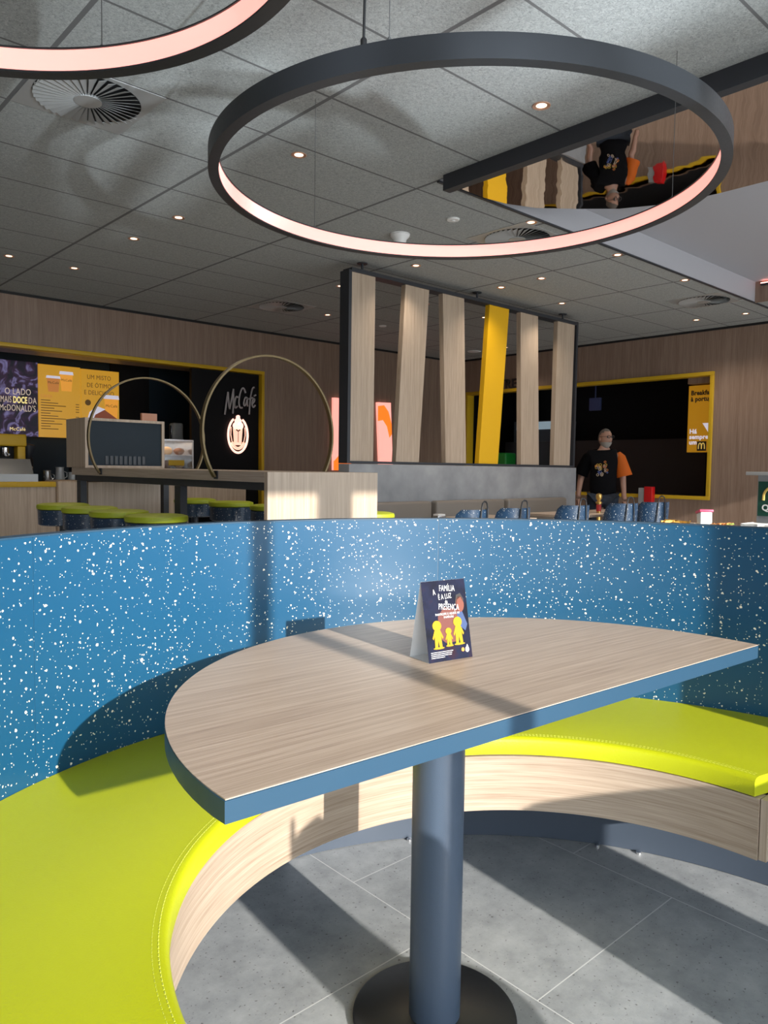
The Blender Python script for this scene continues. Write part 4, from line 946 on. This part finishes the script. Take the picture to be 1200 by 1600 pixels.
# podium with green sign
pdm = thing('host_stand', 'oak reception stand with green sign at the right picture edge', 'stand', (7.92, 2.75, 0))
pa = radians(180+21)   # faces the camera side
bm = B(); box(bm, 7.80, 8.2, 2.33, 3.06, 0, 1.20, .004); obj('stand_body', bm, M['concrete'], pdm, world=True)
bm = B(); box(bm, 7.70, 8.25, 2.28, 3.14, 1.201, 1.235, .004); obj('stand_top', bm, M['vent'], pdm, world=True)
bm = B(); box(bm, 7.780, 7.799, 2.42, 3.045, .80, 1.14); gs = obj('sign_board', bm, flat('dark green sign', (.005, .055, .035), .45), pdm, world=True, smooth=False)
bm = B(); arches(bm, 7.772, 2.99, .955, .42, .135, .013); obj('arches_mark', bm, flat('arches yellow', (.62, .42, .10), .5), gs, world=True)
text('lettering', 'Qualidade', .085, M['ink_white'], gs, wmat(gs).inverted() @ plane_M((7.776, 3.005, .855), (0, -1, 0), (0, 0, 1)), .001, .002)
ln = thing('table_lantern', 'black lantern standing on the reception stand at the right edge', 'lantern', (7.86, 2.885, 1.236))
bm = B(); lathe(bm, [(.05, 0), (.05, .008), (.012, .03), (.010, .13), (.012, .14)], n=16); obj('lantern_stem', bm, M['matte_black'], ln)
bm = B(); lathe(bm, [(.012, .14), (.055, .15), (.06, .165), (.035, .19), (.001, .20)], n=16); obj('lantern_hood', bm, M['matte_black'], ln)

# table with leftovers behind the booth
lt = thing('tray_table', 'table with leftover food trays just behind the booth back at right', 'table', (6.25, 2.62, 0))
bm = B(); box(bm, 5.95, 6.75, 2.05, 3.25, .735, .762, .003); obj('tabletop', bm, M['slab_wood'], lt, world=True)
for yy in (2.3, 3.0):
    bm = B(); lathe(bm, [(.03, .01), (.03, .735)], (6.3, yy), 16); lathe(bm, [(.2, 0), (.2, .01)], (6.3, yy), 30); obj('leg', bm, M['black'], lt, world=True)
tb = thing('food_tub', 'white tub with pink lid leaning on the leftovers', 'tub', (6.10, 2.80, .776))
tb.rotation_euler = (radians(0), radians(9), radians(38))
bm = B(); pts = [(-.055, 0), (.055, 0), (.068, .115), (-.068, .115)]; prism(bm, pts, -.045, .045, axis='y', bev=.004); obj('tub_body', bm, flat('white tub plastic', (.72, .80, .84), .35), tb)
bm = B(); box(bm, -.076, .076, -.054, .054, .115, .137, .005); obj('lid', bm, flat('pink lid', (.60, .08, .16), .4), tb)
def tray(loc, w_, d, label, mat):
    t_ = thing('food_tray', label, 'tray', loc, radians(20)); bm = B(); box(bm, -w_/2, w_/2, -d/2, d/2, 0, .012, .004); box(bm, -w_/2, w_/2, -d/2, -d/2+.012, .012, .028); box(bm, -w_/2, w_/2, d/2-.012, d/2, .012, .028); obj('tray_body', bm, mat, t_)
tray((6.12, 3.045, .763), .30, .26, 'pale wooden tray under chips, left of the white tub', M['slab_wood']); tray((6.14, 2.38, .763), .32, .30, 'white paper lined tray right of the white tub', M['white'])
fr = [flat('golden chips', (.85, .50, .10), .5), flat('orange crumbs', (.70, .30, .08), .6), flat('paper wrapper', (.85, .85, .83), .5), flat('lettuce', (.20, .30, .05), .6)]
def pile(name, n, cx, cy, sx, sy, mat, label, h=.03, size=.03, cat='food'):
    bm = B()
    for k in range(n):
        x = cx+random.uniform(-sx, sx); y = cy+random.uniform(-sy, sy); z = .781+random.uniform(.0, h); s = size*random.uniform(.6, 1.3)
        vs = box(bm, x-s, x+s, y-s*.25, y+s*.25, z-s*.2, z+s*.2, rz=random.uniform(0, 3.1))
    o = obj(name, bm, mat, None, smooth=False); tag(o, label, cat, kind='stuff')
pile('french_fries', 46, 6.12, 3.045, .09, .08, fr[0], 'loose heap of golden chips left of the white tub')
pile('food_scraps', 60, 6.10, 2.655, .10, .05, fr[1], 'orange and brown food scraps right of the white tub', .035, .022)
pile('salad_scraps', 8, 6.02, 2.575, .05, .015, fr[3], 'few green salad bits among the food scraps', .04, .02)
for k, (y, w_) in enumerate(((2.43, .09), (2.27, .05))):
    bm = B(); box(bm, 6.0, 6.22, y-w_, y+w_*.4, .792, .822+.004*k, .01)
    for v in bm.verts: v.co += Vector((random.uniform(-.012, .012), random.uniform(-.012, .012), random.uniform(0, .012)))
    tag(obj('crumpled_wrapper', bm, fr[2], None), ['bright white crumpled wrapper beside the food scraps', 'smaller white crumpled wrapper toward the right edge'][k], 'wrapper')
pile('cereal_crumbs', 40, 6.12, 2.12, .08, .05, fr[1], 'brown crumbs at the right end of the leftovers', .02, .018)

# ------------------------------------------------------------------ man by the hatch
MX, MY = 8.58, 5.27
man = thing('person', 'man with glasses and grey beard, black T-shirt with one orange sleeve, standing', 'person', (MX, MY, 0), radians(-147+90))
# local frame: faces -y ; x to image right
M['skin'] = flat('skin', (.33, .18, .125), .5); M['tee'] = flat('black T-shirt', (.004, .004, .005), .9, spec=.1); M['tee_orange'] = flat('orange sleeve', (.75, .18, .012), .7)
M['jeans'] = flat('dark jeans', (.012, .02, .035), .8); M['hair'] = flat('short grey hair', (.10, .085, .075), .8); M['beard'] = flat('grey beard', (.28, .26, .235), .8)
def skin(name, verts, edges, rads, mat, parent, sub=2, root=0):
    me = bpy.data.meshes.new(name); me.from_pydata(verts, edges, []); o = bpy.data.objects.new(name, me); S.collection.objects.link(o)
    md = o.modifiers.new('skin', 'SKIN'); md.use_smooth_shade = True
    for i, r_ in enumerate(rads):
        rr = r_ if isinstance(r_, tuple) else (r_, r_)
        me.skin_vertices[0].data[i].radius = rr
    me.skin_vertices[0].data[root].use_root = True
    s_ = o.modifiers.new('sub', 'SUBSURF'); s_.levels = sub; s_.render_levels = sub
    bpy.context.view_layer.update()
    m2 = bpy.data.meshes.new_from_object(o.evaluated_get(bpy.context.evaluated_depsgraph_get())); bpy.data.objects.remove(o)
    m2.materials.clear()
    for p in m2.polygons: p.use_smooth = True
    return link(name, m2, mat, parent)
V = [(0, 0, .95), (0, .0, 1.12), (0, .01, 1.30), (0, .01, 1.42), (0, -.005, 1.50), (0, -.01, 1.57),
     (.17, .01, 1.41), (.235, .0, 1.17), (.255, -.05, .93), (.262, -.07, .86),
     (-.17, .01, 1.41), (-.27, .02, 1.17), (-.30, -.06, .95), (-.305, -.08, .88),
     (.10, 0, .90), (.115, .0, .50), (.12, .03, .09), (.125, -.10, .04), (-.10, 0, .90), (-.12, .0, .50), (-.13, .03, .09), (-.14, -.10, .04)]
Ed = [(0, 1), (1, 2), (2, 3), (3, 4), (4, 5), (3, 6), (6, 7), (7, 8), (8, 9), (3, 10), (10, 11), (11, 12), (12, 13), (0, 14), (14, 15), (15, 16), (16, 17), (0, 18), (18, 19), (19, 20), (20, 21)]
Rr = [(.12, .09), (.12, .09), (.13, .10), (.12, .09), .055, .055, .06, .045, .032, .035, .06, .045, .032, .035, .09, .06, .045, .04, .09, .06, .045, .04]
skin('body', V, Ed, Rr, M['skin'], man)
# head: shaped ellipsoid turned to the image right
hd = bpy.data.objects.new('head_pivot', None)
bm = B(); bmesh.ops.create_uvsphere(bm, u_segments=28, v_segments=20, radius=1)
HR = Matrix.Rotation(radians(38), 4, 'Z'); HT = Matrix.Translation((0.01, -.02, 1.635))
for v in bm.verts:
    x, y, z = v.co
    sxk = .076*(1-.18*max(0, -z)); y_ = y*.098*(1-.10*max(0, -z)); zz = z*.122
    if y < -.55 and abs(x) < .22 and -.25 < z < .12: y_ -= .018*(1-abs(x)/.22)      # nose
    if y < -.4 and .1 < z < .32 and abs(x) > .15: y_ += .008                        # eye sockets
    if y < -.3 and z < -.6: y_ -= .012                                              # chin
    v.co = Vector((x*sxk, y_, zz))
for sx in (-1, 1):
    e_ = bmesh.ops.create_uvsphere(bm, u_segments=10, v_segments=8, radius=.5)
    for v in e_['verts']: v.co = Vector((v.co.x*.02+sx*.078, v.co.y*.035+.01, v.co.z*.06-.01))
bm.transform(HT @ HR); obj('head', bm, M['skin'], man, ang=80)
bm = B(); bmesh.ops.create_uvsphere(bm, u_segments=24, v_segments=16, radius=1)
bmesh.ops.delete(bm, geom=[v for v in bm.verts if v.co.z < .30 - .75*v.co.y*.6 and not (v.co.y > .2 and v.co.z > -.5)], context='VERTS')
for v in bm.verts: v.co = Vector((v.co.x*.079, v.co.y*.102, v.co.z*.127))
bm.transform(HT @ HR); obj('hair', bm, M['hair'], man, ang=80)
bm = B(); bmesh.ops.create_uvsphere(bm, u_segments=24, v_segments=16, radius=1)
bmesh.ops.delete(bm, geom=[v for v in bm.verts if v.co.z > -.38 or v.co.y > .25], context='VERTS')
for v in bm.verts: v.co = Vector((v.co.x*.072, v.co.y*.104-.006, v.co.z*.128))
bm.transform(HT @ HR); obj('beard', bm, M['beard'], man, ang=80)
bm = B()
for sx in (-1, 1): tube(bm, [(sx*.032+.024*cos(2*pi*k/16), -.104, .018+.018*sin(2*pi*k/16)) for k in range(16)], .003, 6, closed=True); tube(bm, [(sx*.056, -.102, .022), (sx*.078, -.03, .022), (sx*.08, .01, .018)], .0025, 6)
tube(bm, [(-.010, -.106, .02), (.010, -.106, .02)], .003, 6)
bm.transform(HT @ HR); obj('glasses', bm, M['ink_dark'], man)
bm = B()
for sx in (-1, 1):
    e_ = bmesh.ops.create_uvsphere(bm, u_segments=10, v_segments=8, radius=.011)
    for v in e_['verts']: v.co += Vector((sx*.032, -.084, .016))
box(bm, -.024, .024, -.101, -.096, -.052, -.047)
bm.transform(HT @ HR); obj('eyes_and_mouth', bm, M['ink_dark'], man)
# T-shirt: torso + black sleeve, orange sleeve
skin('t_shirt', [(0, 0, .84), (0, 0, 1.05), (0, .0, 1.25), (0, .01, 1.41), (0, .0, 1.485), (.16, .01, 1.425), (-.16, .01, 1.425), (-.225, .015, 1.30), (-.262, .018, 1.19)],
     [(0, 1), (1, 2), (2, 3), (3, 4), (3, 5), (3, 6), (6, 7), (7, 8)], [(.185, .14), (.18, .145), (.185, .14), (.15, .105), (.068, .065), (.075, .085), (.08, .085), (.078, .075), (.082, .078)], M['tee'], man)
def sleeve(name, pts, rads, mat):
    bm = B(); tube(bm, pts, rads, 20, cap=False)
    bmesh.ops.solidify(bm, geom=bm.faces[:], thickness=.004)
    obj(name, bm, mat, man)
sleeve('orange_sleeve', [(.165, .01, 1.455), (.195, .01, 1.40), (.225, .005, 1.29), (.258, .0, 1.16)], [.035, .068, .082, .098], M['tee_orange'])
sleeve('black_sleeve', [(-.165, .01, 1.455), (-.195, .01, 1.40), (-.235, .01, 1.29), (-.285, .015, 1.17)], [.035, .068, .082, .094], M['tee'])
skin('jeans', [(0, 0, .95), (.10, 0, .86), (.115, .0, .50), (.12, .02, .10), (-.10, 0, .86), (-.12, .0, .50), (-.13, .02, .10)], [(0, 1), (1, 2), (2, 3), (0, 4), (4, 5), (5, 6)],
     [(.172, .13), (.105, .11), (.08, .08), (.065, .065), (.105, .11), (.08, .08), (.065, .065)], M['jeans'], man)
for sx in (-1, 1):
    bm = B(); box(bm, sx*.128-.045, sx*.128+.045, -.17, .09, 0.001, .085, .03); obj('shoe', bm, M['matte_black'], man)
# hands: palm, four fingers, thumb in one skinned mesh
def hand(cx, cy, cz, s):
    v = [(cx, cy, cz), (cx, cy-.004, cz-.05)]; e_ = [(0, 1)]; r_ = [(.030, .018), (.036, .017)]
    for k, (o_, l_) in enumerate(((-.030, .055), (-.010, .068), (.010, .070), (.029, .058))):
        b0 = len(v); v += [(cx+o_*.35*1.0, cy+o_, cz-.082), (cx+o_*.3-.006*s, cy+o_*1.05, cz-.082-l_*.5), (cx+o_*.3-.018*s, cy+o_*1.05, cz-.082-l_)]
        e_ += [(1, b0), (b0, b0+1), (b0+1, b0+2)]; r_ += [.011, .009, .007]
    b0 = len(v); v += [(cx-.006*s, cy-.034, cz-.035), (cx-.012*s, cy-.052, cz-.07), (cx-.014*s, cy-.054, cz-.095)]; e_ += [(0, b0), (b0, b0+1), (b0+1, b0+2)]; r_ += [.014, .011, .008]
    skin('hand', v, e_, r_, M['skin'], man, 2)
hand(.264, -.075, .85, 1); hand(-.307, -.085, .87, -1)
# shirt print
cols = [flat('print ' + n_, c, .6) for n_, c in (('yellow', (.45, .30, .03)), ('orange', (.55, .18, .03)), ('blue', (.06, .10, .30)), ('pale', (.45, .35, .25)))]
for ci, cl in enumerate(cols):
    bm = B()
    for k in range(7):
        x = -.03+random.uniform(-.075, .075); z = 1.245+random.uniform(-.07, .07)+(.03 if ci < 2 else -.02); r_ = random.uniform(.008, .016)
        tube(bm, [(x+r_*cos(2*pi*j/10), -.1455+.10*abs(x), z+r_*sin(2*pi*j/10)) for j in range(10)], .0035, 5, closed=True)
    obj('shirt_print', bm, cl, man)
